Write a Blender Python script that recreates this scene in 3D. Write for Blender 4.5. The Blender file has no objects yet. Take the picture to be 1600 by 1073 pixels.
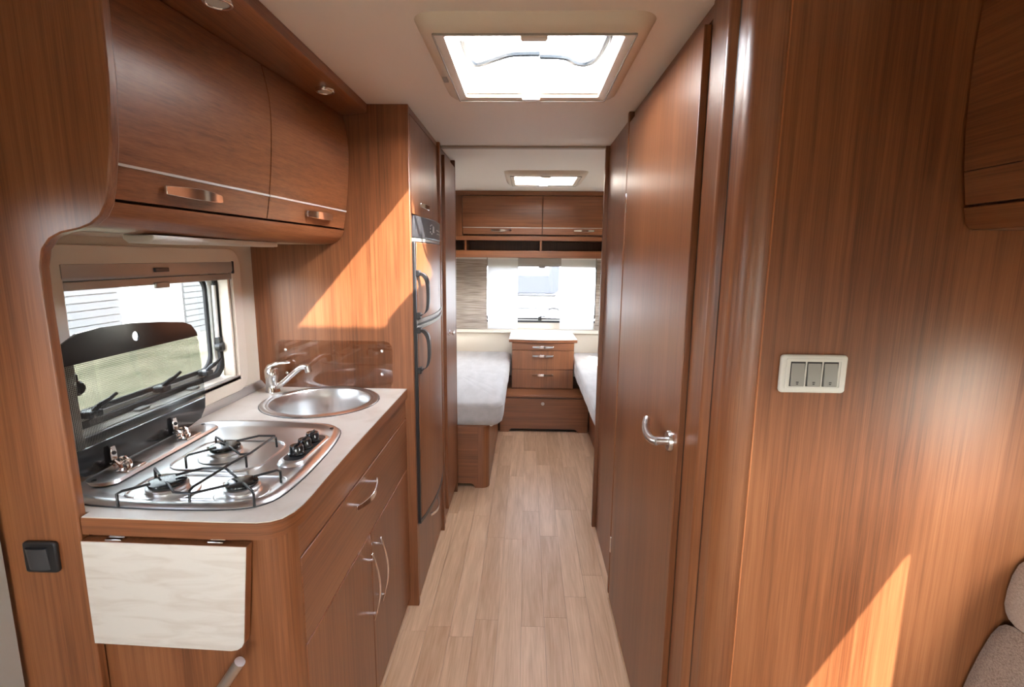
import bpy, bmesh, math, random
from mathutils import Vector, Matrix
from mathutils import noise as mnoise
random.seed(7)
S = bpy.context.scene
C = S.collection

# ------------------------------------------------------------------ camera
cd = bpy.data.cameras.new('camera'); cam = bpy.data.objects.new('camera', cd); C.objects.link(cam)
cd.sensor_width = 36.0; cd.lens = 18.0; cd.clip_start = 0.02; cd.clip_end = 500
_ey = Vector((23.0, 134.5, 800.0)).normalized()
_up = -Vector((-45.0, -4713.5, 800.0)).normalized()
_up = (_up - _ey * _up.dot(_ey)).normalized()
_ex = -_up.cross(_ey)
if _ex.x < 0: _ex = -_ex
# world axes expressed in camera frame (x right, y up, z forward)
right = Vector((_ex.x, _ey.x, _up.x)); upv = Vector((_ex.y, _ey.y, _up.y)); fwd = Vector((_ex.z, _ey.z, _up.z))
m = Matrix((right, upv, -fwd)).transposed().to_4x4()
m.translation = Vector((0, 0, 1.45))
cam.matrix_world = m
S.camera = cam

# ------------------------------------------------------------------ light
SUN_TRAVEL = Vector((-0.866, 0.719, -1.0))
w = bpy.data.worlds.new('sky_world'); S.world = w; w.use_nodes = True
wn = w.node_tree; wn.nodes.clear()
wo = wn.nodes.new('ShaderNodeOutputWorld'); wb = wn.nodes.new('ShaderNodeBackground')
sk = wn.nodes.new('ShaderNodeTexSky'); sk.sky_type = 'NISHITA'; sk.sun_disc = False
sk.sun_elevation = math.radians(41.6); sk.sun_rotation = math.radians(129.7)
sk.air_density = 1.0; sk.dust_density = 1.2; sk.ozone_density = 1.0
hs = wn.nodes.new('ShaderNodeHueSaturation'); hs.inputs['Saturation'].default_value = 0.25
wn.links.new(sk.outputs[0], hs.inputs['Color']); wn.links.new(hs.outputs[0], wb.inputs['Color'])
wn.links.new(wb.outputs[0], wo.inputs['Surface'])
wb.inputs['Strength'].default_value = 5.7
ld = bpy.data.lights.new('sun', 'SUN'); ld.energy = 22.0; ld.angle = math.radians(0.6); ld.color = (1.0, 0.95, 0.88)
sun = bpy.data.objects.new('sun', ld); C.objects.link(sun)
sun.rotation_euler = SUN_TRAVEL.to_track_quat('-Z', 'Y').to_euler(); sun.location = (4, -3, 6)

S.view_settings.view_transform = 'Standard'; S.view_settings.look = 'None'
S.view_settings.gamma = 1.0; S.view_settings.use_curve_mapping = False
S.view_settings.exposure = 1.02
S.cycles.max_bounces = 14; S.cycles.diffuse_bounces = 8; S.cycles.glossy_bounces = 5
S.cycles.transparent_max_bounces = 24; S.cycles.transmission_bounces = 8
S.cycles.sample_clamp_indirect = 6.0; S.cycles.caustics_reflective = False; S.cycles.caustics_refractive = False
S.cycles.blur_glossy = 0.5

def portal(name, loc, direction, sx, sy):
    """daylight portal: guides sky sampling through an opening, emits nothing itself"""
    l = bpy.data.lights.new(name, 'AREA'); l.shape = 'RECTANGLE'; l.size = sx; l.size_y = sy
    l.cycles.is_portal = True
    o = bpy.data.objects.new(name, l); C.objects.link(o); o.location = loc
    o.rotation_euler = Vector(direction).to_track_quat('-Z', 'Y').to_euler()
    return o

# ------------------------------------------------------------------ constants
XL, XR, YF, YR, ZC = -1.04, 1.12, -1.9, 4.84, 1.985

# ------------------------------------------------------------------ materials
def nmat(name):
    mt = bpy.data.materials.new(name); mt.use_nodes = True
    nt = mt.node_tree; b = nt.nodes['Principled BSDF']
    return mt, nt, b
def simple(name, col, rough=0.5, metal=0.0, spec=0.5, bump=0.0, bscale=400):
    mt, nt, b = nmat(name)
    b.inputs['Base Color'].default_value = (*col, 1); b.inputs['Roughness'].default_value = rough
    b.inputs['Metallic'].default_value = metal; b.inputs['Specular IOR Level'].default_value = spec
    # a little unevenness so that nothing is a flat fill
    g = nt.nodes.new('ShaderNodeNewGeometry'); n = nt.nodes.new('ShaderNodeTexNoise')
    n.inputs['Scale'].default_value = bscale; n.inputs['Detail'].default_value = 2
    nt.links.new(g.outputs['Position'], n.inputs['Vector'])
    if bump:
        bp = nt.nodes.new('ShaderNodeBump'); bp.inputs['Strength'].default_value = bump; bp.inputs['Distance'].default_value = 0.002
        nt.links.new(n.outputs['Fac'], bp.inputs['Height']); nt.links.new(bp.outputs[0], b.inputs['Normal'])
    else:
        mr = nt.nodes.new('ShaderNodeMapRange'); mr.inputs['To Min'].default_value = max(0, rough - 0.012); mr.inputs['To Max'].default_value = rough + 0.012
        nt.links.new(n.outputs['Fac'], mr.inputs['Value']); nt.links.new(mr.outputs[0], b.inputs['Roughness'])
    return mt
def wood(name, axis, tone=1.0, rough=0.33, dark=(0.094, 0.0285, 0.0095), mid=(0.198, 0.068, 0.0245), light=(0.290, 0.113, 0.045)):
    mt, nt, b = nmat(name)
    g = nt.nodes.new('ShaderNodeNewGeometry')
    def stretched(across, along, detail, rgh, dist=0.0):
        mp = nt.nodes.new('ShaderNodeMapping'); sc = [along, along, across] if axis == 'h' else [along if q_ == axis else across for q_ in 'xyz']
        mp.inputs['Scale'].default_value = sc
        nt.links.new(g.outputs['Position'], mp.inputs['Vector'])
        n = nt.nodes.new('ShaderNodeTexNoise'); n.inputs['Scale'].default_value = 1.0; n.inputs['Detail'].default_value = detail
        n.inputs['Roughness'].default_value = rgh; n.inputs['Distortion'].default_value = dist
        nt.links.new(mp.outputs[0], n.inputs['Vector']); return n
    n1 = stretched(7, 0.7, 3, 0.55, 0.6); n2 = stretched(105, 1.5, 5, 0.7, 0.3); n3 = stretched(520, 7, 2, 0.5)
    def math_(op, a, bb):
        q = nt.nodes.new('ShaderNodeMath'); q.operation = op
        for i, v in enumerate((a, bb)):
            if isinstance(v, (int, float)): q.inputs[i].default_value = v
            else: nt.links.new(v, q.inputs[i])
        return q.outputs[0]
    v = math_('ADD', math_('ADD', math_('MULTIPLY', n1.outputs['Fac'], 0.36), math_('MULTIPLY', n2.outputs['Fac'], 0.42)), math_('MULTIPLY', n3.outputs['Fac'], 0.22))
    cr = nt.nodes.new('ShaderNodeValToRGB'); e = cr.color_ramp.elements
    e[0].position = 0.36; e[0].color = (*[c * tone for c in dark], 1)
    e[1].position = 0.66; e[1].color = (*[c * tone for c in light], 1)
    k = e.new(0.50); k.color = (*[c * tone for c in mid], 1)
    nt.links.new(v, cr.inputs['Fac']); nt.links.new(cr.outputs[0], b.inputs['Base Color'])
    b.inputs['Roughness'].default_value = rough; b.inputs['Specular IOR Level'].default_value = 0.6
    bp = nt.nodes.new('ShaderNodeBump'); bp.inputs['Strength'].default_value = 0.08; bp.inputs['Distance'].default_value = 0.001
    nt.links.new(n3.outputs['Fac'], bp.inputs['Height']); nt.links.new(bp.outputs[0], b.inputs['Normal'])
    return mt
def schlick(nt, refl=1.0):
    """reflectance of a thin sheet, same from both sides"""
    lw = nt.nodes.new('ShaderNodeLayerWeight'); lw.inputs['Blend'].default_value = 0.5
    pw_ = nt.nodes.new('ShaderNodeMath'); pw_.operation = 'POWER'; pw_.inputs[1].default_value = 5.0; nt.links.new(lw.outputs['Facing'], pw_.inputs[0])
    mu = nt.nodes.new('ShaderNodeMath'); mu.operation = 'MULTIPLY_ADD'; mu.inputs[1].default_value = 0.9*min(refl, 1.0); mu.inputs[2].default_value = 0.045*refl; nt.links.new(pw_.outputs[0], mu.inputs[0])
    return mu
def clear(name, tint=(1, 1, 1), opacity=0.0, refl=1.0, rough=0.02, film=(0, 0, 0)):
    """thin pane: transparent with a fresnel reflection, optional tint and film"""
    mt = bpy.data.materials.new(name); mt.use_nodes = True; nt = mt.node_tree; nt.nodes.clear()
    o = nt.nodes.new('ShaderNodeOutputMaterial'); t = nt.nodes.new('ShaderNodeBsdfTransparent'); t.inputs[0].default_value = (*tint, 1)
    gl = nt.nodes.new('ShaderNodeBsdfGlossy'); gl.inputs['Roughness'].default_value = rough
    mu = schlick(nt, refl)
    mx = nt.nodes.new('ShaderNodeMixShader'); nt.links.new(mu.outputs[0], mx.inputs[0]); nt.links.new(t.outputs[0], mx.inputs[1]); nt.links.new(gl.outputs[0], mx.inputs[2])
    last = mx
    if opacity:
        df = nt.nodes.new('ShaderNodeBsdfDiffuse'); df.inputs[0].default_value = (*film, 1)
        m2 = nt.nodes.new('ShaderNodeMixShader'); m2.inputs[0].default_value = opacity
        nt.links.new(last.outputs[0], m2.inputs[1]); nt.links.new(df.outputs[0], m2.inputs[2]); last = m2
    nt.links.new(last.outputs[0], o.inputs[0]); return mt

M = {}
M['wood_z'] = wood('walnut_upright_grain', 'z'); M['wood_y'] = wood('walnut_lengthwise_grain', 'y'); M['wood_x'] = wood('walnut_crosswise_grain', 'x')
M['wood_h'] = wood('walnut_wrapped_edge', 'h')
M['wood_edge'] = wood('walnut_edge_band', 'z', 0.75, 0.38)
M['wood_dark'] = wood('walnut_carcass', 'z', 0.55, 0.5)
M['cream'] = simple('cream_wall_board', (0.68, 0.61, 0.51), 0.5, 0, 0.4, 0.12, 260)
M['cream_plastic'] = simple('cream_plastic', (0.72, 0.65, 0.56), 0.4)
M['beige_trim'] = simple('beige_trim', (0.34, 0.31, 0.27), 0.45)
M['ceiling'] = simple('ceiling_board', (0.84, 0.80, 0.755), 0.55, 0, 0.35, 0.15, 320)
M['strip'] = simple('grey_strip', (0.42, 0.38, 0.33), 0.45)
M['chrome'] = simple('chrome', (0.90, 0.90, 0.90), 0.12, 1.0)
M['satin'] = simple('satin_steel', (0.62, 0.61, 0.60), 0.28, 1.0)
M['steel'] = simple('brushed_steel', (0.72, 0.72, 0.72), 0.30, 1.0)
M['alu'] = simple('aluminium', (0.36, 0.34, 0.32), 0.38, 0.35)
M['tubegrey'] = simple('grey_tube', (0.022, 0.027, 0.032), 0.35)
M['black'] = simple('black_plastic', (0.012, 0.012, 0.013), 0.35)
M['blackgloss'] = simple('black_enamel', (0.01, 0.01, 0.011), 0.16)
M['darkgrey'] = simple('dark_grey_plastic', (0.035, 0.035, 0.038), 0.32)
M['rubber'] = simple('rubber_seal', (0.018, 0.018, 0.02), 0.6)
M['white'] = simple('white_plastic', (0.78, 0.77, 0.74), 0.4)
M['lightgrey'] = simple('pale_grey_plastic', (0.62, 0.62, 0.58), 0.35)
M['midgrey'] = simple('grey_rocker', (0.27, 0.27, 0.25), 0.35)
M['screen'] = simple('panel_marks', (0.35, 0.35, 0.34), 0.4)
M['lockmetal'] = simple('nickel_lock', (0.6, 0.58, 0.54), 0.3, 0.7)
M['ext_white'] = simple('white_coachwork', (0.80, 0.80, 0.80), 0.3)
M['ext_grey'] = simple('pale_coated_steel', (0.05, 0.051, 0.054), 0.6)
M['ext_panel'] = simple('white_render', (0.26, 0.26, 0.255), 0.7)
M['ext_glass'] = simple('grey_caravan_window', (0.075, 0.080, 0.098), 0.5, 0, 0.2)
M['glass'] = clear('acrylic_pane', (0.94, 0.95, 0.95), refl=0.8)
M['tint'] = clear('tinted_acrylic', (0.52, 0.53, 0.53), refl=0.8)
M['tint_rear'] = clear('lightly_tinted_acrylic', (0.50, 0.51, 0.53), refl=0.8)
M['smoke'] = clear('smoked_guard', (0.92, 0.89, 0.86), refl=1.3, rough=0.03)
M['dome'] = clear('milky_dome', (0.94, 0.94, 0.95), 0.06, 0.5, 0.1, (0.8, 0.8, 0.8))
M['brightline'] = simple('polished_inlay', (0.78, 0.76, 0.74), 0.25, 0.45)
M['foam'] = simple('mattress_edge', (0.5, 0.46, 0.44), 0.8)

def lam():
    mt, nt, b = nmat('cream_laminate')
    g = nt.nodes.new('ShaderNodeNewGeometry'); mp = nt.nodes.new('ShaderNodeMapping'); mp.inputs['Scale'].default_value = (7, 7, 40)
    n = nt.nodes.new('ShaderNodeTexNoise'); n.inputs['Scale'].default_value = 1.3; n.inputs['Detail'].default_value = 6; n.inputs['Distortion'].default_value = 0.8
    cr = nt.nodes.new('ShaderNodeValToRGB'); e = cr.color_ramp.elements
    e[0].position = 0.30; e[0].color = (0.50, 0.44, 0.38, 1); e[1].position = 0.55; e[1].color = (0.575, 0.53, 0.475, 1)
    nt.links.new(g.outputs['Position'], mp.inputs['Vector']); nt.links.new(mp.outputs[0], n.inputs['Vector'])
    nt.links.new(n.outputs['Fac'], cr.inputs['Fac']); nt.links.new(cr.outputs[0], b.inputs['Base Color']); b.inputs['Roughness'].default_value = 0.38
    return mt
M['laminate'] = lam()
def plank():
    mt, nt, b = nmat('oak_vinyl_plank')
    g = nt.nodes.new('ShaderNodeNewGeometry'); oi = nt.nodes.new('ShaderNodeObjectInfo')
    ad = nt.nodes.new('ShaderNodeVectorMath'); ad.operation = 'MULTIPLY_ADD'
    cx = nt.nodes.new('ShaderNodeCombineXYZ'); nt.links.new(oi.outputs['Random'], cx.inputs[0]); nt.links.new(oi.outputs['Random'], cx.inputs[1])
    ad.inputs[1].default_value = (9, 31, 1); nt.links.new(cx.outputs[0], ad.inputs[0]); nt.links.new(g.outputs['Position'], ad.inputs[2])
    def nz(sc, det, dist):
        mp = nt.nodes.new('ShaderNodeMapping'); mp.inputs['Scale'].default_value = sc; nt.links.new(ad.outputs[0], mp.inputs['Vector'])
        n = nt.nodes.new('ShaderNodeTexNoise'); n.inputs['Scale'].default_value = 1; n.inputs['Detail'].default_value = det; n.inputs['Distortion'].default_value = dist
        nt.links.new(mp.outputs[0], n.inputs['Vector']); return n
    n1 = nz((26, 1.8, 1), 4, 0.7); n2 = nz((170, 7, 1), 3, 0.2)
    mx = nt.nodes.new('ShaderNodeMath'); mx.operation = 'MULTIPLY_ADD'; mx.inputs[1].default_value = 0.35; nt.links.new(n2.outputs['Fac'], mx.inputs[0])
    m2 = nt.nodes.new('ShaderNodeMath'); m2.operation = 'MULTIPLY'; m2.inputs[1].default_value = 0.5; nt.links.new(n1.outputs['Fac'], m2.inputs[0]); nt.links.new(m2.outputs[0], mx.inputs[2])
    m3 = nt.nodes.new('ShaderNodeMath'); m3.operation = 'MULTIPLY_ADD'; m3.inputs[1].default_value = 0.15; nt.links.new(oi.outputs['Random'], m3.inputs[0]); nt.links.new(mx.outputs[0], m3.inputs[2])
    cr = nt.nodes.new('ShaderNodeValToRGB'); e = cr.color_ramp.elements
    e[0].position = 0.36; e[0].color = (0.54, 0.325, 0.185, 1); e[1].position = 0.66; e[1].color = (0.79, 0.545, 0.355, 1)
    nt.links.new(m3.outputs[0], cr.inputs['Fac']); nt.links.new(cr.outputs[0], b.inputs['Base Color'])
    b.inputs['Roughness'].default_value = 0.36
    return mt
M['plank'] = plank()
M['subfloor'] = simple('floor_joint', (0.36, 0.23, 0.15), 0.6)
def cloth(name, col, col2, sc=(90, 90, 500), rough=0.9, bump=0.35, sheen=0.2):
    mt, nt, b = nmat(name)
    g = nt.nodes.new('ShaderNodeNewGeometry'); mp = nt.nodes.new('ShaderNodeMapping'); mp.inputs['Scale'].default_value = sc
    n = nt.nodes.new('ShaderNodeTexNoise'); n.inputs['Scale'].default_value = 1; n.inputs['Detail'].default_value = 3
    cr = nt.nodes.new('ShaderNodeValToRGB'); e = cr.color_ramp.elements; e[0].position = 0.35; e[0].color = (*col2, 1); e[1].position = 0.62; e[1].color = (*col, 1)
    nt.links.new(g.outputs['Position'], mp.inputs['Vector']); nt.links.new(mp.outputs[0], n.inputs['Vector']); nt.links.new(n.outputs['Fac'], cr.inputs['Fac'])
    nt.links.new(cr.outputs[0], b.inputs['Base Color']); b.inputs['Roughness'].default_value = rough; b.inputs['Sheen Weight'].default_value = sheen
    bp = nt.nodes.new('ShaderNodeBump'); bp.inputs['Strength'].default_value = bump; bp.inputs['Distance'].default_value = 0.002
    nt.links.new(n.outputs['Fac'], bp.inputs['Height']); nt.links.new(bp.outputs[0], b.inputs['Normal'])
    return mt
M['seat'] = cloth('taupe_woven_upholstery', (0.33, 0.26, 0.205), (0.17, 0.125, 0.095), (260, 260, 700))
M['seat2'] = cloth('pale_taupe_upholstery', (0.41, 0.33, 0.265), (0.26, 0.20, 0.155), (260, 260, 700))
M['sheet'] = cloth('white_bed_sheet', (0.48, 0.465, 0.455), (0.41, 0.395, 0.385), (14, 5, 14), 0.85, 0.5)
def thin_cloth(name, col, transp, transl, streak=None):
    mt = bpy.data.materials.new(name); mt.use_nodes = True; nt = mt.node_tree; nt.nodes.clear()
    o = nt.nodes.new('ShaderNodeOutputMaterial'); df = nt.nodes.new('ShaderNodeBsdfDiffuse'); tl = nt.nodes.new('ShaderNodeBsdfTranslucent'); tr = nt.nodes.new('ShaderNodeBsdfTransparent')
    df.inputs[0].default_value = tl.inputs[0].default_value = (*col, 1)
    a = nt.nodes.new('ShaderNodeMixShader'); a.inputs[0].default_value = transl; b = nt.nodes.new('ShaderNodeMixShader'); b.inputs[0].default_value = transp
    nt.links.new(df.outputs[0], a.inputs[1]); nt.links.new(tl.outputs[0], a.inputs[2]); nt.links.new(a.outputs[0], b.inputs[1]); nt.links.new(tr.outputs[0], b.inputs[2]); nt.links.new(b.outputs[0], o.inputs[0])
    if streak:
        g = nt.nodes.new('ShaderNodeNewGeometry'); mp = nt.nodes.new('ShaderNodeMapping'); mp.inputs['Scale'].default_value = (5, 5, 170)
        n = nt.nodes.new('ShaderNodeTexNoise'); n.inputs['Scale'].default_value = 1; n.inputs['Detail'].default_value = 3
        cr = nt.nodes.new('ShaderNodeValToRGB'); e = cr.color_ramp.elements; e[0].position = 0.38; e[0].color = (*streak, 1); e[1].position = 0.58; e[1].color = (*col, 1)
        nt.links.new(g.outputs['Position'], mp.inputs['Vector']); nt.links.new(mp.outputs[0], n.inputs['Vector']); nt.links.new(n.outputs['Fac'], cr.inputs['Fac'])
        nt.links.new(cr.outputs[0], df.inputs[0]); nt.links.new(cr.outputs[0], tl.inputs[0])
    return mt
M['sheer'] = thin_cloth('sheer_white_voile', (0.85, 0.86, 0.87), 0.28, 0.5)
M['raffia'] = thin_cloth('taupe_slub_weave', (0.52, 0.45, 0.39), 0.03, 0.3, (0.30, 0.25, 0.21))
M['sun_patch_blocker'] = thin_cloth('beige_blocker_cloth', (0.52, 0.48, 0.44), 0.0, 0.16)  # cloth of the unseen curtain added to block sun and sky
def dots():
    mt = bpy.data.materials.new('dotted_glass'); mt.use_nodes = True; nt = mt.node_tree; nt.nodes.clear()
    o = nt.nodes.new('ShaderNodeOutputMaterial'); t = nt.nodes.new('ShaderNodeBsdfTransparent'); t.inputs[0].default_value = (0.86, 0.88, 0.86, 1)
    gl = nt.nodes.new('ShaderNodeBsdfGlossy'); gl.inputs['Roughness'].default_value = 0.03; fr = schlick(nt, 1.0)
    mx = nt.nodes.new('ShaderNodeMixShader'); nt.links.new(fr.outputs[0], mx.inputs[0]); nt.links.new(t.outputs[0], mx.inputs[1]); nt.links.new(gl.outputs[0], mx.inputs[2])
    bl = nt.nodes.new('ShaderNodeBsdfPrincipled'); bl.inputs['Base Color'].default_value = (0.015, 0.015, 0.016, 1); bl.inputs['Roughness'].default_value = 0.2
    g = nt.nodes.new('ShaderNodeNewGeometry'); sx = nt.nodes.new('ShaderNodeSeparateXYZ'); nt.links.new(g.outputs['Position'], sx.inputs[0])
    def wv(sock):
        a = nt.nodes.new('ShaderNodeMath'); a.operation = 'MULTIPLY'; a.inputs[1].default_value = 2 * math.pi / 0.0042; nt.links.new(sock, a.inputs[0])
        s = nt.nodes.new('ShaderNodeMath'); s.operation = 'SINE'; nt.links.new(a.outputs[0], s.inputs[0]); return s.outputs[0]
    p = nt.nodes.new('ShaderNodeMath'); p.operation = 'ADD'; nt.links.new(wv(sx.outputs['Y']), p.inputs[0]); nt.links.new(wv(sx.outputs['Z']), p.inputs[1])
    q = nt.nodes.new('ShaderNodeMath'); q.operation = 'GREATER_THAN'; q.inputs[1].default_value = 0.70; nt.links.new(p.outputs[0], q.inputs[0])
    m2 = nt.nodes.new('ShaderNodeMixShader'); nt.links.new(q.outputs[0], m2.inputs[0]); nt.links.new(mx.outputs[0], m2.inputs[1]); nt.links.new(bl.outputs[0], m2.inputs[2])
    nt.links.new(m2.outputs[0], o.inputs[0]); return mt
M['dots'] = dots()
M['ground'] = cloth('dry_grass_ground', (0.150, 0.135, 0.090), (0.055, 0.056, 0.026), (1.6, 0.7, 1.0), 0.95, 0.5, 0)

# ------------------------------------------------------------------ mesh helpers
def BM(): return bmesh.new()
def box(bm, x0, x1, y0, y1, z0, z1):
    v = [bm.verts.new(p) for p in ((x0,y0,z0),(x1,y0,z0),(x1,y1,z0),(x0,y1,z0),(x0,y0,z1),(x1,y0,z1),(x1,y1,z1),(x0,y1,z1))]
    for f in ((0,3,2,1),(4,5,6,7),(0,1,5,4),(1,2,6,5),(2,3,7,6),(3,0,4,7)): bm.faces.new([v[i] for i in f])
    return bm
def put(axis, a, u, v): return {'x': (a, u, v), 'y': (u, a, v), 'z': (u, v, a)}[axis]
def prism(bm, pts, axis, a0, a1):
    n = len(pts); A = [bm.verts.new(put(axis, a0, *p)) for p in pts]; B = [bm.verts.new(put(axis, a1, *p)) for p in pts]
    bm.faces.new(A[::-1]); bm.faces.new(B)
    for i in range(n): bm.faces.new((A[i], A[(i+1) % n], B[(i+1) % n], B[i]))
    return bm
def ring(bm, po, pi_, axis, a0, a1):
    n = len(po)
    O0 = [bm.verts.new(put(axis, a0, *p)) for p in po]; O1 = [bm.verts.new(put(axis, a1, *p)) for p in po]
    I0 = [bm.verts.new(put(axis, a0, *p)) for p in pi_]; I1 = [bm.verts.new(put(axis, a1, *p)) for p in pi_]
    for i in range(n):
        j = (i + 1) % n
        bm.faces.new((O0[i], O0[j], O1[j], O1[i])); bm.faces.new((I0[j], I0[i], I1[i], I1[j]))
        bm.faces.new((O1[i], O1[j], I1[j], I1[i])); bm.faces.new((O0[j], O0[i], I0[i], I0[j]))
    return bm
def loft(bm, rings, cap0=True, cap1=True):
    R = [[bm.verts.new(p) for p in r] for r in rings]; n = len(rings[0])
    for a, b in zip(R, R[1:]):
        for i in range(n): bm.faces.new((a[i], a[(i+1) % n], b[(i+1) % n], b[i]))
    if cap0: bm.faces.new(R[0][::-1])
    if cap1: bm.faces.new(R[-1])
    return bm
def rrect(u0, u1, v0, v1, r, n=6):
    r = min(r, (u1-u0)/2 - 1e-5, (v1-v0)/2 - 1e-5); out = []
    for cu, cv, a in ((u1-r, v0+r, -90), (u1-r, v1-r, 0), (u0+r, v1-r, 90), (u0+r, v0+r, 180)):
        for k in range(n+1):
            t = math.radians(a + 90*k/n); out.append((cu + r*math.cos(t), cv + r*math.sin(t)))
    return out
def tube(bm, pts, r, seg=8, flat=None):
    pts = [Vector(p) for p in pts]; rings = []
    ref = None
    for i, p in enumerate(pts):
        t = ((pts[i+1]-p) if i == 0 else (p-pts[i-1]) if i == len(pts)-1 else (pts[i+1]-pts[i-1])).normalized()
        if ref is None:
            ref = Vector((0,0,1)) if abs(t.z) < 0.9 else Vector((1,0,0))
        u = (ref - t*ref.dot(t)).normalized(); v = t.cross(u); ref = u
        rr = r[i] if isinstance(r, (list, tuple)) else r
        rings.append([p + u*rr*math.cos(2*math.pi*k/seg)*(flat or 1) + v*rr*math.sin(2*math.pi*k/seg) for k in range(seg)])
    return loft(bm, rings)
def smooth_path(pts, sub=4):
    P = [Vector(p) for p in pts]; out = []
    for i in range(len(P)-1):
        p0 = P[max(i-1,0)]; p1 = P[i]; p2 = P[i+1]; p3 = P[min(i+2,len(P)-1)]
        for k in range(sub):
            t = k/sub
            out.append(0.5*((2*p1)+(p2-p0)*t+(2*p0-5*p1+4*p2-p3)*t*t+(3*p1-p0-3*p2+p3)*t**3))
    out.append(P[-1]); return out
def strip(bm, pts, wdir, wid, thick_dir, thick):
    """flat ribbon along pts"""
    wd = Vector(wdir); td = Vector(thick_dir); rings = []
    for i, p in enumerate(pts):
        p = Vector(p); ww = wid[i] if isinstance(wid, (list, tuple)) else wid
        rings.append([p - wd*ww/2 - td*thick/2, p + wd*ww/2 - td*thick/2, p + wd*ww/2 + td*thick/2, p - wd*ww/2 + td*thick/2])
    return loft(bm, rings)
def lathe(bm, prof, c, axis='z', seg=32, sgn=1):
    rings = []
    for r, h in prof:
        rr = []
        for k in range(seg):
            a = 2*math.pi*k/seg; u, v = max(r, 1e-4)*math.cos(a), max(r, 1e-4)*math.sin(a)*sgn
            rr.append((c[0]+u, c[1]+v, c[2]+h) if axis == 'z' else (c[0]+h, c[1]+u, c[2]+v) if axis == 'x' else (c[0]+u, c[1]+h, c[2]+v))
        rings.append(rr)
    return loft(bm, rings)
def sheet(bm, fn, nu, nv, thick_vec):
    t = Vector(thick_vec); A = [[Vector(fn(i/nu, j/nv)) for j in range(nv+1)] for i in range(nu+1)]
    V0 = [[bm.verts.new(p) for p in r] for r in A]; V1 = [[bm.verts.new(p + t) for p in r] for r in A]
    for i in range(nu):
        for j in range(nv):
            bm.faces.new((V0[i][j], V0[i+1][j], V0[i+1][j+1], V0[i][j+1])); bm.faces.new((V1[i][j], V1[i][j+1], V1[i+1][j+1], V1[i+1][j]))
    for i in range(nu):
        bm.faces.new((V0[i][0], V1[i][0], V1[i+1][0], V0[i+1][0])); bm.faces.new((V0[i][nv], V0[i+1][nv], V1[i+1][nv], V1[i][nv]))
    for j in range(nv):
        bm.faces.new((V0[0][j], V0[0][j+1], V1[0][j+1], V1[0][j])); bm.faces.new((V0[nu][j], V1[nu][j], V1[nu][j+1], V0[nu][j+1]))
    return bm
def slab_hole(bm, outer, hole, z0, z1):
    """horizontal slab with one hole"""
    def layer(z):
        o = [bm.verts.new((x, y, z)) for x, y in outer]; h = [bm.verts.new((x, y, z)) for x, y in hole]
        e = [bm.edges.new((o[i], o[(i+1) % len(o)])) for i in range(len(o))] + [bm.edges.new((h[i], h[(i+1) % len(h)])) for i in range(len(h))]
        bmesh.ops.triangle_fill(bm, use_beauty=True, use_dissolve=False, edges=e)
        return o, h
    o0, h0 = layer(z0); o1, h1 = layer(z1)
    for a, b in ((o0, o1), (h0, h1)):
        for i in range(len(a)): bm.faces.new((a[i], a[(i+1) % len(a)], b[(i+1) % len(a)], b[i]))
    return bm

ORG = {}
def link(name, bm, mat, org, smooth=True, bev=0.0, parent=None, seg=2):
    bmesh.ops.recalc_face_normals(bm, faces=bm.faces)
    bmesh.ops.translate(bm, verts=bm.verts, vec=-Vector(org))
    me = bpy.data.meshes.new(name); bm.to_mesh(me); bm.free()
    me.materials.append(M[mat] if isinstance(mat, str) else mat)
    if smooth:
        for p in me.polygons: p.use_smooth = True
        me.set_sharp_from_angle(angle=math.radians(38))
    o = bpy.data.objects.new(name, me); C.objects.link(o)
    if bev:
        md = o.modifiers.new('bevel', 'BEVEL'); md.width = bev; md.segments = seg; md.limit_method = 'ANGLE'; md.angle_limit = math.radians(40)
    if parent: o.parent = parent
    return o
def part(name, bm, mat, parent, bev=0.0, smooth=True, label=None):
    org = ORG[parent.name]
    o = link(name, bm, mat, org, smooth, bev, parent); ORG[o.name] = org
    if label: o['label'] = label
    return o
def thing(name, label, cat, loc, group=None):
    o = bpy.data.objects.new(name, None); C.objects.link(o); o.location = loc; o.empty_display_size = 0.05
    ORG[o.name] = Vector(loc); o['label'] = label; o['category'] = cat
    if group: o['group'] = group
    return o
def single(name, bm, mat, label, cat, bev=0.0, smooth=True, group=None):
    vs = [v.co for v in bm.verts]
    org = Vector((sum(v.x for v in vs)/len(vs), sum(v.y for v in vs)/len(vs), min(v.z for v in vs)))
    o = link(name, bm, mat, org, smooth, bev); o.location = org; ORG[o.name] = org
    o['label'] = label; o['category'] = cat
    if group: o['group'] = group
    return o
def struct(name, bm, mat, bev=0.0, smooth=True, label=None):
    o = link(name, bm, mat, (0,0,0), smooth, bev); ORG[o.name] = Vector((0,0,0)); o['kind'] = 'structure'
    if label: o['label'] = label
    return o
def struct_empty(name, loc=(0,0,0), label=None):
    o = bpy.data.objects.new(name, None); C.objects.link(o); o.location = loc; ORG[o.name] = Vector(loc); o['kind'] = 'structure'
    if label: o['label'] = label
    return o
def pb(x0, x1, y0, y1, z0, z1): return box(BM(), x0, x1, y0, y1, z0, z1)

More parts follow.
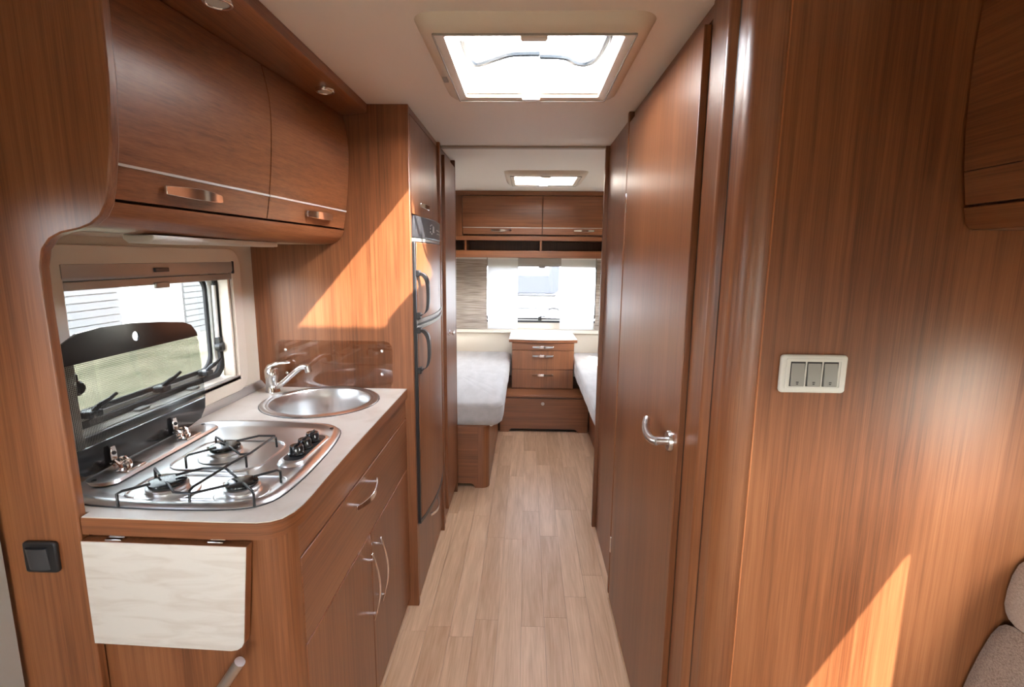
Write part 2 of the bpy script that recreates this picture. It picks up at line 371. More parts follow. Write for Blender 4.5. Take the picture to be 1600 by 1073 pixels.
# ------------------------------------------------------------------ shell
def wall(name, axis, a0, a1, u0, u1, v0, v1, holes, mat, label=None):
    us = sorted({u0, u1, *[h[0] for h in holes], *[h[1] for h in holes]}); vs = sorted({v0, v1, *[h[2] for h in holes], *[h[3] for h in holes]})
    bm = BM()
    for i in range(len(us)-1):
        for j in range(len(vs)-1):
            cu, cv = (us[i]+us[i+1])/2, (vs[j]+vs[j+1])/2
            if any(h[0] < cu < h[1] and h[2] < cv < h[3] for h in holes): continue
            p, q = put(axis, a0, us[i], vs[j]), put(axis, a1, us[i+1], vs[j+1])
            box(bm, *[f(p[k], q[k]) for k in range(3) for f in (min, max)])
    bmesh.ops.remove_doubles(bm, verts=bm.verts, dist=1e-5)
    seen = {}
    for f in list(bm.faces):
        k = frozenset(f.verts)
        seen.setdefault(k, []).append(f)
    bmesh.ops.delete(bm, geom=[f for fs in seen.values() if len(fs) > 1 for f in fs], context='FACES_ONLY')
    return struct(name, bm, mat, smooth=False, label=label)

floor = struct('floor', pb(XL-0.05, XR+0.05, YF-0.05, YR+0.05, -0.05, -0.004), 'subfloor', smooth=False, label='pale oak strip floor along the caravan aisle')
KW = (1.115, 1.775, 1.02, 1.415)        # kitchen window opening y0 y1 z0 z1
RW = (-0.40, 0.67, 0.86, 1.40)          # rear window opening x0 x1 z0 z1
BWR = (3.60, 4.15, 1.00, 1.32)          # bedroom side windows
LWR = (-1.30, 0.664, 0.95, 1.42)         # lounge window right
LWL = (-1.40, -0.60, 0.98, 1.38)
DW = (0.40, 0.74, 1.05, 1.55)           # glazed upper half of the entrance door        # lounge window left
FW = (-0.50, 0.60, 1.00, 1.37)          # front window
SK1 = (-0.205, 0.225, 1.295, 1.765); SK2 = (-0.09, 0.32, 3.39, 3.79)
wall('wall_left', 'x', XL-0.03, XL, YF, YR, 0, ZC, [KW, BWR, LWL, DW], 'cream', 'cream side wall with the kitchen window')
wall('wall_right', 'x', XR, XR+0.03, YF, YR, 0, ZC, [BWR, LWR], 'cream')
wall('wall_rear', 'y', YR, YR+0.03, XL-0.03, XR+0.03, 0, ZC, [RW], 'cream', 'cream rear wall behind the beds')
wall('wall_front', 'y', YF-0.03, YF, XL-0.03, XR+0.03, 0, ZC, [FW], 'cream')
wall('ceiling', 'z', ZC, ZC+0.035, XL-0.03, XR+0.03, YF-0.03, YR+0.03, [(SK1[0], SK1[1], SK1[2], SK1[3]), (SK2[0], SK2[1], SK2[2], SK2[3])], 'ceiling', 'off-white ceiling board with two roof hatches')

portal('portal_kitchen', (XL-0.16, (KW[0]+KW[1])/2, (KW[2]+KW[3])/2), (1,0,0), KW[1]-KW[0]+.1, KW[3]-KW[2]+.1)
portal('portal_rear', ((RW[0]+RW[1])/2, YR+0.12, (RW[2]+RW[3])/2), (0,-1,0), RW[1]-RW[0]+.1, RW[3]-RW[2]+.1)
portal('portal_bed_left', (XL-0.12, (BWR[0]+BWR[1])/2, (BWR[2]+BWR[3])/2), (1,0,0), BWR[1]-BWR[0]+.1, BWR[3]-BWR[2]+.1)
portal('portal_bed_right', (XR+0.12, (BWR[0]+BWR[1])/2, (BWR[2]+BWR[3])/2), (-1,0,0), BWR[1]-BWR[0]+.1, BWR[3]-BWR[2]+.1)
portal('portal_lounge_right', (XR+0.12, (LWR[0]+LWR[1])/2, (LWR[2]+LWR[3])/2), (-1,0,0), LWR[1]-LWR[0]+.1, LWR[3]-LWR[2]+.1)
portal('portal_lounge_left', (XL-0.12, (LWL[0]+LWL[1])/2, (LWL[2]+LWL[3])/2), (1,0,0), LWL[1]-LWL[0]+.1, LWL[3]-LWL[2]+.1)
portal('portal_door', (XL-0.12, (DW[0]+DW[1])/2, (DW[2]+DW[3])/2), (1,0,0), DW[1]-DW[0]+.1, DW[3]-DW[2]+.1)
portal('portal_front', ((FW[0]+FW[1])/2, YF-0.12, (FW[2]+FW[3])/2), (0,1,0), FW[1]-FW[0]+.1, FW[3]-FW[2]+.1)
for i, q in enumerate((SK1, SK2)):
    portal('portal_roof', ((q[0]+q[1])/2, (q[2]+q[3])/2, 2.25), (0,0,-1), q[1]-q[0]+.2, q[3]-q[2]+.2)

# floor strips: individual planks, staggered
pw, gap = 0.093, 0.0010
plank_cache = {}
rows = int(math.ceil((0.62+0.56)/pw))
for r in range(rows):
    x0 = -0.56 + r*pw; y = 0.30 - random.random()*0.8
    while y < 4.16:
        L = random.choice((0.62, 0.78, 0.94)); y1 = min(y+L, 4.16); y0 = max(y, 0.30)
        if y1 - y0 > 0.02:
            k = round(y1-y0, 4)
            if k not in plank_cache:
                bm = pb(gap/2, pw-gap/2, gap/2, k-gap/2, -0.004, 0.0)
                me = bpy.data.meshes.new('plank'); bmesh.ops.recalc_face_normals(bm, faces=bm.faces); bm.to_mesh(me); bm.free(); me.materials.append(M['plank']); plank_cache[k] = me
            o = bpy.data.objects.new('plank', plank_cache[k]); C.objects.link(o); o.parent = floor; o.location = (x0, y0, 0)
        y += L

# --- kitchen end panel (shaped partition beside the entrance)
def arc(cx, cy, r, a0, a1, n=6): return [(cx + r*math.cos(math.radians(a0+(a1-a0)*k/n)), cy + r*math.sin(math.radians(a0+(a1-a0)*k/n))) for k in range(n+1)]
prof = [(XL, 0), (-0.868, 0), (-0.870, 0.9), (-0.875, 1.38), (-0.874, 1.425), (-0.866, 1.455), (-0.850, 1.474), (-0.828, 1.485), (-0.795, 1.492), (-0.772, 1.500), (-0.752, 1.515), (-0.740, 1.535), (-0.731, 1.565), (-0.718, 1.64), (-0.710, 1.74), (-0.708, 1.86), (-0.710, ZC), (XL, ZC)]
wk = struct('wall_kitchen_end', prism(BM(), prof, 'y', 0.906, 0.9265), 'wood_z', bev=0.003, label='shaped walnut end panel left of the kitchen')
# --- tower side panel facing the lounge
struct('wall_fridge_side', pb(XL, -0.432, 1.930, 1.950, 0, ZC), 'wood_z', bev=0.002, label='tall walnut panel between kitchen and fridge')
# --- washroom wall
xw = 0.395
ww = struct('wall_washroom', pb(xw, xw+0.02, 1.045, 2.625, 0, ZC), 'wood_z', label='walnut washroom wall along the aisle')
part('end_post', pb(0.376, xw+0.06, 2.606, 2.632, 0, ZC), 'wood_edge', ww, 0.002)
part('hinge_post', pb(0.371, xw+0.002, 2.016, 2.040, 0.02, ZC), 'wood_z', ww, 0.003)
part('jamb', pb(0.386, xw+0.002, 1.095, 1.190, 0, ZC), 'wood_z', ww, 0.002)
part('jamb_moulding', prism(BM(), [(xw+0.002, 1.050), (0.390, 1.050)] + arc(0.392, 1.072, 0.016, 235, 125, 6) + [(xw+0.002, 1.095)], 'z', 0, ZC), 'wood_z', ww)
part('door_shadow_gap', pb(0.3885, xw+0.001, 1.1905, 1.2028, 0.0, 1.95), 'black', ww)  # black strip standing in for the shade in the gap beside the door
part('column_shadow_gap', pb(0.390, xw+0.001, 1.0405, 1.0500, 0.0, ZC), 'black', ww)  # shade between moulding and column, put in as a black strip
part('door_header', pb(0.391, xw+0.002, 1.19, 2.018, 1.955, ZC), 'wood_y', ww, 0.001)
# lounge-side panel with rounded corner
lw = struct('wall_lounge', prism(BM(), [(0.4385, 0.950), (XR, 0.950), (XR, 0.972), (0.4385, 0.972)], 'z', 0, ZC), 'wood_z', label='broad walnut panel with the light switches')
cp = [(0.400, 1.040), (0.3885, 1.040), (0.3880, 1.024)] + arc(0.4370, 1.001, 0.049, 166, 270, 10) + [(0.4370, 0.970), (0.42, 1.0)]
part('corner_column', prism(BM(), cp, 'z', 0, ZC), 'wood_z', lw)
part('joint_bead', pb(0.4368, 0.4388, 0.9488, 0.952, 0, ZC), wood('pale_joint_bead', 'z', 1.9), lw)
struct('wall_washroom_back', pb(xw+0.02, XR, 2.606, 2.626, 0, ZC), 'wood_z')
# ceiling joint strip
struct('trim_1', pb(-0.425, 0.376, 2.615, 2.645, 1.974, ZC), 'strip', bev=0.002, label='grey strip across the ceiling')
# door 1
d1 = struct('door_1', pb(0.373, 0.393, 1.203, 2.010, 0.012, 1.945), 'wood_z', bev=0.002, label='walnut washroom door with steel lever handle')
hd = part('door_handle', lathe(BM(), [(0.0, -0.009), (0.024, -0.009), (0.026, -0.006), (0.026, 0)], (0.373, 1.258, 0.992), 'x', 28), 'satin', d1)
bm = BM(); tube(bm, [(0.366, 1.258, 0.992), (0.336, 1.258, 0.992)], 0.0105, 14); part('spindle', bm, 'satin', hd)
bm = BM(); tube(bm, smooth_path([(0.338, 1.252, 0.992), (0.329, 1.268, 0.991), (0.325, 1.295, 0.992), (0.327, 1.330, 0.999), (0.333, 1.358, 1.010), (0.339, 1.370, 1.018)], 4), [0.0105]*12+[0.010]*4+[0.009]*4+[0.006], 14); part('lever', bm, 'satin', hd)
for z in (0.22, 1.62): part('hinge', pb(0.370, 0.375, 2.003, 2.014, z, z+0.07), 'chrome', d1, 0.001)

# ------------------------------------------------------------------ window helper (frame in a side wall)
def pane_window(name, axis, a, sgn, u0, u1, v0, v1, label, pane='glass', frame_out=0.045, rad=0.05, parts=True):
    """sgn = direction to the outside along axis"""
    ctr = put(axis, a, (u0+u1)/2, v0); W = struct_empty(name, ctr, label)
    R = lambda d, r: rrect(u0-d, u1+d, v0-d, v1+d, max(r, 0.004))
    if parts:
        bm = BM(); ring(bm, R(frame_out, 0.06), R(0.0, 0.012), axis, a, a - sgn*0.012); part('frame', bm, 'cream_plastic', W, 0.003)
    bm = BM(); ring(bm, R(0.004, 0.01), R(-0.004, 0.012), axis, a, a + sgn*0.045); part('reveal', bm, 'cream_plastic', W)
    bm = BM(); ring(bm, R(0.0, rad), R(-0.020, rad), axis, a + sgn*0.040, a + sgn*0.052); part('seal', bm, 'rubber', W, 0.003)
    bm = BM(); ring(bm, R(0.01, rad), R(-0.030, rad), axis, a + sgn*0.055, a + sgn*0.062); part('outer_frame', bm, 'white', W, 0.002)
    bm = BM(); ring(bm, R(-0.028, rad), R(-0.042, rad), axis, a + sgn*0.062, a + sgn*0.074); part('pane_seal', bm, 'rubber', W, 0.003)
    bm = BM(); prism(bm, R(0.02, rad), axis, a + sgn*0.075, a + sgn*0.078); part('pane', bm, pane, W, smooth=False)
    return W

w1 = pane_window('window_1', 'x', XL, -1, KW[0], KW[1], KW[2], KW[3], 'kitchen side window with black seals and half-raised blind cassette', 'tint', 0.055)
# cassette and rails
part('blind_cassette', prism(BM(), [(XL-0.012, 1.387), (XL+0.010, 1.387), (XL+0.014, 1.395), (XL+0.014, 1.425), (XL-0.012, 1.425)], 'y', KW[0]-0.004, KW[1]+0.006), 'alu', w1, 0.001)
part('blind_rail', pb(XL-0.004, XL+0.010, KW[0], KW[1], 1.365, 1.3855), 'alu', w1, 0.002)
part('blind_grip', pb(XL+0.008, XL+0.018, 1.395, 1.45, 1.355, 1.372), 'alu', w1, 0.003)
part('blind_latch', pb(XL+0.012, XL+0.020, 1.395, 1.45, 1.400, 1.412), 'darkgrey', w1, 0.002)
part('cassette_end', pb(XL-0.01, XL+0.016, KW[1]+0.0, KW[1]+0.010, 1.385, 1.427), 'black', w1, 0.002)
part('sill_rail', pb(XL-0.010, XL+0.012, KW[0], KW[1]+0.006, 1.005, 1.022), 'alu', w1, 0.002)
for y in (KW[1]-0.018,): part('side_track', pb(XL-0.03, XL+0.004, y, y+0.010, 1.02, 1.39), 'cream_plastic', w1, 0.001)
for y in (KW[0]+0.045, KW[1]-0.028):
    st = part('window_stay', tube(BM(), [(XL-0.042, y, 1.155), (XL-0.040, y, 1.345)], 0.0065, 10), 'white', w1)
    part('clamp', lathe(BM(), [(0, -0.012), (0.016, -0.012), (0.018, -0.008), (0.018, 0.006), (0.013, 0.012), (0, 0.012)], (XL-0.036, y+0.004, 1.130), 'x', 16), 'black', st)
    part('end_cap', lathe(BM(), [(0, 0), (0.0075, 0), (0.0075, 0.006), (0, 0.007)], (XL-0.040, y, 1.345), 'z', 12), 'black', st)
    part('socket', pb(XL-0.048, XL-0.030, y-0.007, y+0.007, 1.128, 1.165), 'black', st, 0.003)
def latch(parent, y, zb):
    b = part('latch', pb(XL-0.056, XL-0.022, y-0.018, y+0.018, zb, zb+0.018), 'black', parent, 0.004)
    part('lever', tube(BM(), smooth_path([(XL-0.034, y, zb+0.016), (XL-0.026, y+0.010, zb+0.028), (XL-0.022, y+0.035, zb+0.036), (XL-0.022, y+0.062, zb+0.046)], 3), [0.007]*6+[0.005]*4, 8), 'black', b)
for y in (1.20, 1.45, 1.66): latch(w1, y, 1.046)
for y in (1.34, 1.56): part('catch', pb(XL-0.03, XL-0.01, y-0.02, y+0.02, 1.024, 1.031), 'alu', w1, 0.002)
# upstand strip along the back of the worktop
struct('trim_2', prism(BM(), [(XL, 0.941), (XL+0.022, 0.941), (XL+0.020, 0.950), (XL+0.006, 0.966), (XL, 0.966)], 'y', 0.928, 1.929), 'alu', label='grey sealing strip behind the worktop')

w2 = struct_empty('window_2', ((RW[0]+RW[1])/2, YR, RW[2]), 'rear window between the beds with white sheers')
R2 = lambda d, r: rrect(RW[0]-d, RW[1]+d, RW[2]-d, RW[3]+d, max(r, .004))
part('reveal', ring(BM(), R2(0.004, 0.01), R2(-0.004, 0.02), 'y', YR, YR+0.045), 'cream_plastic', w2)
part('seal', ring(BM(), R2(0.0, 0.05), R2(-0.018, 0.05), 'y', YR+0.042, YR+0.055), 'rubber', w2, 0.003)
part('pane', prism(BM(), R2(0.02, 0.05), 'y', YR+0.060, YR+0.063), 'tint_rear', w2, smooth=False)
part('blind_cassette', pb(RW[0]-0.03, RW[1]+0.03, YR-0.034, YR-0.001, 1.385, 1.445), 'beige_trim', w2, 0.004)
part('blind_rail', pb(RW[0]-0.01, RW[1]+0.01, YR-0.022, YR-0.006, 1.366, 1.3845), 'beige_trim', w2, 0.002)
part('blind_latch', pb(0.115, 0.172, YR-0.030, YR-0.020, 1.352, 1.368), 'midgrey', w2, 0.003)
part('bottom_rail', pb(RW[0]-0.01, RW[1]+0.01, YR-0.014, YR+0.004, 0.842, 0.860), 'rubber', w2, 0.002)
lt = part('latch', pb(0.115, 0.150, YR-0.012, YR+0.02, 0.862, 0.895), 'black', w2, 0.004)
part('lever', tube(BM(), [(0.13, YR-0.012, 0.893), (0.14, YR-0.016, 0.900), (0.19, YR-0.018, 0.902)], 0.005, 8), 'black', lt)
# ledge and lower panel on the rear wall
struct('trim_3', pb(XL, XR, YR-0.045, YR, 0.742, 0.778), 'cream_plastic', bev=0.006, label='cream ledge below the rear window')
for nm, a, sg, q in (('window_3', XL, -1, BWR), ('window_4', XR, 1, BWR), ('window_5', XR, 1, LWR), ('window_6', XL, -1, LWL)):
    pane_window(nm, 'x', a, sg, q[0], q[1], q[2], q[3], None, 'glass')
pane_window('window_7', 'y', YF, -1, FW[0], FW[1], FW[2], FW[3], None, 'glass')
# entrance door frame at the left edge
d2 = struct('door_2', ring(BM(), rrect(0.27, 0.893, 0.02, 1.86, 0.03), rrect(DW[0], DW[1], DW[2], DW[3], 0.05), 'x', XL+0.001, XL+0.022), 'beige_trim', bev=0.004, label='beige entrance door frame at the lower left edge')
part('pane', prism(BM(), rrect(DW[0]-0.01, DW[1]+0.01, DW[2]-0.01, DW[3]+0.01, 0.02), 'x', XL-0.034, XL-0.031), 'tint_rear', d2, smooth=False)

# ------------------------------------------------------------------ roof hatches
def skylight(name, q, label, tubes=False, group='roof hatches'):
    x0, x1, y0, y1 = q; T = thing(name, label, 'skylight', ((x0+x1)/2, (y0+y1)/2, ZC), group)
    o = 0.050
    P = lambda d, r: rrect(x0-d, x1+d, y0-d, y1+d, r, 6)
    # moulded frame: chamfered profile
    rings = []
    for d, z, r in ((o+0.012, ZC, 0.05), (o+0.002, ZC-0.018, 0.05), (o-0.012, ZC-0.028, 0.045), (0.012, ZC-0.030, 0.012), (-0.003, ZC-0.026, 0.008), (-0.003, ZC+0.075, 0.008), (0.012, ZC+0.075, 0.01)):
        rings.append([(u, v, z) for u, v in P(d, r)])
    bm = BM(); loft(bm, rings, False, False); part('frame', bm, 'cream_plastic', T)
    bm = BM(); ring(bm, P(0.022, 0.006), P(0.0185, 0.006), 'z', ZC-0.033, ZC-0.028); part('track_line', bm, 'beige_trim', T)
    # dome, slightly arched lid above the roof
    def dome(u, v):
        xx = x0-0.03 + (x1-x0+0.06)*u; yy = y0-0.03 + (y1-y0+0.06)*v
        return (xx, yy, 2.085 + 0.03*(1-(2*u-1)**4)*(1-(2*v-1)**4))
    part('dome', sheet(BM(), dome, 10, 10, (0, 0, 0.003)), 'dome', T)
    part('blind_bar', pb(x0, x1, y1-0.012, y1-0.002, ZC-0.016, ZC-0.004), 'cream_plastic', T, 0.002)
    part('grip', pb((x0+x1)/2-0.032, (x0+x1)/2+0.032, y0-0.016, y0+0.012, ZC-0.036, ZC-0.022), 'cream_plastic', T, 0.005)
    part('pull', pb((x0+x1)/2-0.032, (x0+x1)/2+0.026, y1-0.014, y1+0.010, ZC-0.036, ZC-0.024), 'white', T, 0.004)
    if tubes:
        zt = 2.045
        part('lid_bar', tube(BM(), smooth_path([(x1-0.018, y0+0.03, zt), (x1-0.012, y0+0.20, zt), (x1-0.020, 1.655, zt), (x1-0.045, 1.715, zt), (x1-0.085, 1.708, zt), (0.105, 1.665, zt), (0.03, 1.655, zt)], 4), 0.0095, 8), 'tubegrey', T)
        part('lid_bar', tube(BM(), smooth_path([(0.03, 1.635, zt), (-0.05, 1.64, zt), (-0.10, 1.675, zt), (-0.155, 1.72, zt), (-0.180, 1.70, zt), (-0.188, 1.58, zt), (-0.180, y0+0.03, zt)], 4), 0.0095, 8), 'tubegrey', T)
        part('bracket', pb(-0.192, -0.172, 1.40, 1.52, zt-0.012, zt+0.012), 'white', T, 0.003)
        part('frame_latch', pb(x0-0.044, x0-0.030, 1.56, 1.60, ZC-0.033, ZC-0.029), 'beige_trim', T, 0.001)
    return T
skylight('roof_hatch', SK1, 'large cream-framed roof hatch in the near ceiling', True)
skylight('roof_hatch', SK2, 'smaller-looking roof hatch in the ceiling above the beds')

# ------------------------------------------------------------------ handles
def bow_handle(parent, p0, p1, out, drop=(0,0,0), depth=0.030, wid=0.012, wdir=(0,0,1), mat='chrome', thick=0.004):
    p0, p1, out = Vector(p0), Vector(p1), Vector(out); pts = []
    n = 14
    for i in range(n+1):
        t = i/n; k = 0.45 + 0.55*math.sin(math.pi*t)
        pts.append(p0.lerp(p1, t) + out*depth*k + Vector(drop)*math.sin(math.pi*t))
    bm = BM(); strip(bm, pts, wdir, [wid*(0.75+0.35*math.sin(math.pi*i/n)) for i in range(n+1)], out, thick)
    h = part('handle', bm, mat, parent, 0.001)
    for t in (0.10, 0.90):
        q = p0.lerp(p1, t); d = (p1-p0).normalized()
        bm = BM(); tube(bm, [q, q + out*depth*(0.45+0.55*math.sin(math.pi*t))], 0.0045, 10); part('stud', bm, mat, h)
    return h

# ------------------------------------------------------------------ kitchen base cabinet + worktop
kb = thing('kitchen_base_cabinet', 'walnut kitchen base cabinet with one drawer and two doors', 'cabinet', (-0.75, 1.42, 0))
cor = [(XL+0.004, 1.926), (-0.482, 1.926), (-0.482, 0.970)] + arc(-0.526, 0.974, 0.044, 0, -90, 6) + [(-0.866, 0.930), (XL+0.004, 0.930)]
part('carcass', prism(BM(), cor, 'z', 0.0, 0.812), 'wood_z', kb)
part('corner_post', prism(BM(), [(-0.500, 0.973), (-0.467, 0.973)] + arc(-0.511, 0.973, 0.044, 0, -90, 7)[1:] + [(-0.866, 0.929), (-0.866, 0.9299), (-0.511, 0.9299), (-0.500, 0.945)], 'z', 0.0, 0.903), 'wood_z', kb)
part('end_rail', pb(-0.866, -0.500, 0.930, 0.948, 0.812, 0.903), 'wood_z', kb)
part('front_rail', pb(-0.484, -0.4675, 0.9735, 1.926, 0.825, 0.903), 'wood_y', kb)
dr = part('drawer', pb(-0.482, -0.466, 0.976, 1.924, 0.617, 0.820), 'wood_y', kb, 0.002)
bow_handle(dr, (-0.466, 1.285, 0.772), (-0.466, 1.475, 0.772), (1,0,0), (0,0,-0.006), 0.032, 0.016)
da = part('door', pb(-0.482, -0.466, 0.976, 1.436, 0.045, 0.612), 'wood_z', kb, 0.002)
db = part('door', pb(-0.482, -0.466, 1.440, 1.924, 0.045, 0.612), 'wood_z', kb, 0.002)
bow_handle(da, (-0.466, 1.395, 0.350), (-0.466, 1.395, 0.572), (1,0,0), (0,0,0), 0.036, 0.012, (0,1,0))
bow_handle(db, (-0.466, 1.485, 0.350), (-0.466, 1.485, 0.572), (1,0,0), (0,0,0), 0.036, 0.012, (0,1,0))

SC, SR = (-0.722, 1.738), 0.200
wt_out = [(XL+0.001, 1.929), (-0.459, 1.929), (-0.460, 1.60), (-0.460, 1.30), (-0.458, 1.12), (-0.455, 1.02), (-0.456, 0.980), (-0.461, 0.948), (-0.472, 0.922), (-0.490, 0.908), (-0.515, 0.902), (-0.60, 0.901), (-0.867, 0.908), (-0.867, 0.9275), (XL+0.001, 0.9275)]
hole = [(SC[0] + (SR-0.030)*math.cos(2*math.pi*k/40), SC[1] + (SR-0.030)*math.sin(2*math.pi*k/40)) for k in range(40)]
wt = thing('worktop', 'cream laminate kitchen worktop with rounded walnut edge', 'worktop', (-0.75, 1.42, 0.897))
def inset(pts, d):
    n = len(pts); out = []
    for i in range(n):
        a, b, c = Vector(pts[i-1]), Vector(pts[i]), Vector(pts[(i+1) % n])
        n1 = Vector((-(b-a).y, (b-a).x)).normalized(); n2 = Vector((-(c-b).y, (c-b).x)).normalized()
        nn = (n1+n2).normalized(); s = d/max(0.4, nn.dot(n1)); out.append(tuple(b + nn*s))
    return out
area = sum(wt_out[i][0]*wt_out[(i+1) % len(wt_out)][1]-wt_out[(i+1) % len(wt_out)][0]*wt_out[i][1] for i in range(len(wt_out)))
sg = 1 if area > 0 else -1
part('edge_band', slab_hole(BM(), wt_out, hole, 0.904, 0.9388), 'wood_h', wt, smooth=True)
part('laminate_top', slab_hole(BM(), inset(wt_out, sg*0.0012), hole, 0.9386, 0.9405), 'laminate', wt, smooth=False)

# fold-down flap at the end
fl = thing('folding_flap', 'cream folding worktop flap hanging below the counter end', 'flap', (-0.70, 0.91, 0.66))
fp = [(-0.866, 0.669), (-0.590, 0.660)] + arc(-0.584, 0.688, 0.028, -90, 0, 6)[1:] + [(-0.535, 0.8935), (-0.866, 0.8985)]
fp = [(-0.866, 0.669), (-0.585, 0.660), (-0.572, 0.6625), (-0.562, 0.6695), (-0.557, 0.680), (-0.556, 0.690), (-0.5365, 0.8900), (-0.866, 0.8940)]
part('flap_board', prism(BM(), fp, 'y', 0.9015, 0.9215), 'wood_z', fl)
part('laminate_face', prism(BM(), inset(fp, 0.0008), 'y', 0.9000, 0.9016), 'laminate', fl, smooth=False)
for x in (-0.805, -0.600):
    h = part('hinge', pb(x-0.016, x+0.016, 0.9040, 0.9290, 0.8935, 0.8965), 'chrome', fl, 0.001)
    part('hinge_barrel', tube(BM(), [(x-0.016, 0.9180, 0.8985), (x+0.016, 0.9180, 0.8985)], 0.003, 8), 'chrome', h)
gr = thing('grab_handle', 'brushed metal tube handle below the folding flap', 'handle', (-0.70, 0.870, 0.44))
part('bar', tube(BM(), [(-0.545, 0.862, 0.672), (-0.640, 0.866, 0.530), (-0.70, 0.870, 0.44)], 0.0105, 16), 'satin', gr)
part('foot', tube(BM(), [(-0.70, 0.870, 0.44), (-0.70, 0.9295, 0.435)], 0.0105, 12), 'satin', gr)
part('upper_mount', tube(BM(), [(-0.60, 0.864, 0.590), (-0.60, 0.9295, 0.588)], 0.007, 10), 'satin', gr)

# black rocker on the end panel
bs = thing('light_switch', 'square black rocker switch on the kitchen end panel', 'switch', (-0.948, 0.906, 0.826), 'switches')
part('plate', prism(BM(), rrect(-0.982, -0.915, 0.826, 0.891, 0.007), 'y', 0.8962, 0.9055), 'black', bs, 0.003)
part('rocker', sheet(BM(), lambda u, v: (-0.972+0.042*u, 0.8957-0.004*math.sin(math.pi*u)**0.5-0.004*v, 0.834+0.046*v), 8, 3, (0, 0.006, 0)), 'darkgrey', bs)

# ------------------------------------------------------------------ hob
hb = thing('gas_hob', 'stainless three-burner gas hob with raised dotted glass lid', 'hob', (-0.75, 1.22, 0.9405))
ho = [(-0.988, 1.060), (-0.972, 1.000), (-0.930, 0.966), (-0.850, 0.950), (-0.700, 0.943), (-0.585, 0.950), (-0.535, 0.975), (-0.514, 1.030), (-0.509, 1.150), (-0.516, 1.300), (-0.534, 1.410), (-0.566, 1.458), (-0.62, 1.482), (-0.72, 1.493), (-0.83, 1.494), (-0.93, 1.484), (-0.975, 1.460), (-0.996, 1.400), (-1.000, 1.300), (-0.996, 1.150)]
hs_ = [(p.x, p.y) for p in smooth_path([(*q, 0) for q in ho + [ho[0]]], 3)][:-1]
hc = Vector((-0.755, 1.22))
def sc(pts, d):
    out = []
    for i in range(len(pts)):
        a, b, c = Vector(pts[i-1]), Vector(pts[i]), Vector(pts[(i+1) % len(pts)]); t = (c-a).normalized(); nrm = Vector((-t.y, t.x))
        if nrm.dot(hc-b) < 0: nrm = -nrm
        out.append(tuple(b + nrm*d))
    return out
rings = [[(x, y, z) for x, y in sc(hs_, d)] for d, z in ((0.0, 0.9409), (0.0, 0.9435), (0.006, 0.949), (0.016, 0.9505), (0.022, 0.9495), (0.036, 0.9435), (0.05, 0.9425))]
part('tray', loft(BM(), rings, True, True), 'steel', hb)
part('gasket', ring(BM(), sc(hs_, -0.002), sc(hs_, 0.006), 'z', 0.9406, 0.9425), 'rubber', hb)
# raised lips of the two wells
def outline_tube(pts, z, r, name='well_lip'):
    part(name, tube(BM(), [(x, y, z) for x, y in pts], r, 8), 'steel', hb)
outline_tube([(p[0], p[1]) for p in rrect(-0.855, -0.535, 0.985, 1.105, 0.035, 4)] + [(-0.57, 0.985)], 0.9436, 0.0026)
outline_tube([(p[0], p[1]) for p in rrect(-0.865, -0.640, 1.130, 1.330, 0.05, 4)] + [(-0.69, 1.130)], 0.9436, 0.0026)
# hinge deck along the back
part('hinge_deck', loft(BM(), [[(x, y, z) for x, y in rrect(-0.985+e, -0.905-e, 1.03+e, 1.45-e, 0.03)] for e, z in ((0, 0.945), (0.004, 0.951), (0.010, 0.952))]), 'steel', hb)
for y in (1.045, 1.435, ): part('screw', lathe(BM(), [(0, 0), (0.006, 0), (0.005, 0.002), (0, 0.0025)], (-0.955, y, 0.951), 'z', 12), 'black', hb)
part('screw', lathe(BM(), [(0, 0), (0.006, 0), (0.005, 0.002), (0, 0.0025)], (-0.565, 1.425, 0.950), 'z', 12), 'black', hb)
# control island
isl = [(x, y) for x, y in rrect(-0.610, -0.538, 1.155, 1.375, 0.034)]
cpn = part('control_island', loft(BM(), [[(x, y, z) for x, y in rrect(-0.610+e, -0.538-e, 1.155+e, 1.375-e, 0.034)] for e, z in ((0, 0.943), (0.004, 0.950), (0.009, 0.9525))]), 'steel', hb)
part('control_panel', prism(BM(), rrect(-0.598, -0.550, 1.175, 1.358, 0.022), 'z', 0.952, 0.9535), 'black', cpn)
for y in (1.215, 1.262, 1.312):
    kn = part('knob', lathe(BM(), [(0, 0), (0.020, 0), (0.0205, 0.004), (0.0175, 0.006), (0.0165, 0.022), (0.0150, 0.0245), (0, 0.0235)], (-0.574, y, 0.9535), 'z', 24), 'blackgloss', hb)
    part('pointer', pb(-0.5755, -0.5725, y-0.014, y+0.014, 0.9765, 0.9815), 'blackgloss', kn, 0.001)
for (bx_, by_, br) in ((-0.768, 1.018, 0.040), (-0.606, 1.020, 0.036), (-0.764, 1.225, 0.040)):
    k = br/0.04
    bn = part('burner', lathe(BM(), [(0, -0.002), (0.056*k, -0.002), (0.062*k, 0.0015), (0.060*k, 0.003), (0.046*k, 0.0025), (0.040*k, 0.004), (0.036*k, 0.008), (0.040*k, 0.011), (0.041*k, 0.017), (0.036*k, 0.020), (0, 0.020)], (bx_, by_, 0.943), 'z', 36), 'steel', hb)
    part('burner_cap', lathe(BM(), [(0, 0.0), (0.034*k, 0.0), (0.037*k, 0.003), (0.036*k, 0.006), (0.028*k, 0.008), (0, 0.0075)], (bx_, by_, 0.9632), 'z', 36), 'blackgloss', bn)
    part('igniter', lathe(BM(), [(0, 0), (0.003, 0), (0.003, 0.017), (0, 0.018)], (bx_-0.052*k, by_+0.012, 0.944), 'z', 8), 'white', bn)
zt, zl = 0.976, 0.9445
def rod(nm, pts): 
    return part(nm, tube(BM(), pts, 0.0028, 8), 'black', hb)
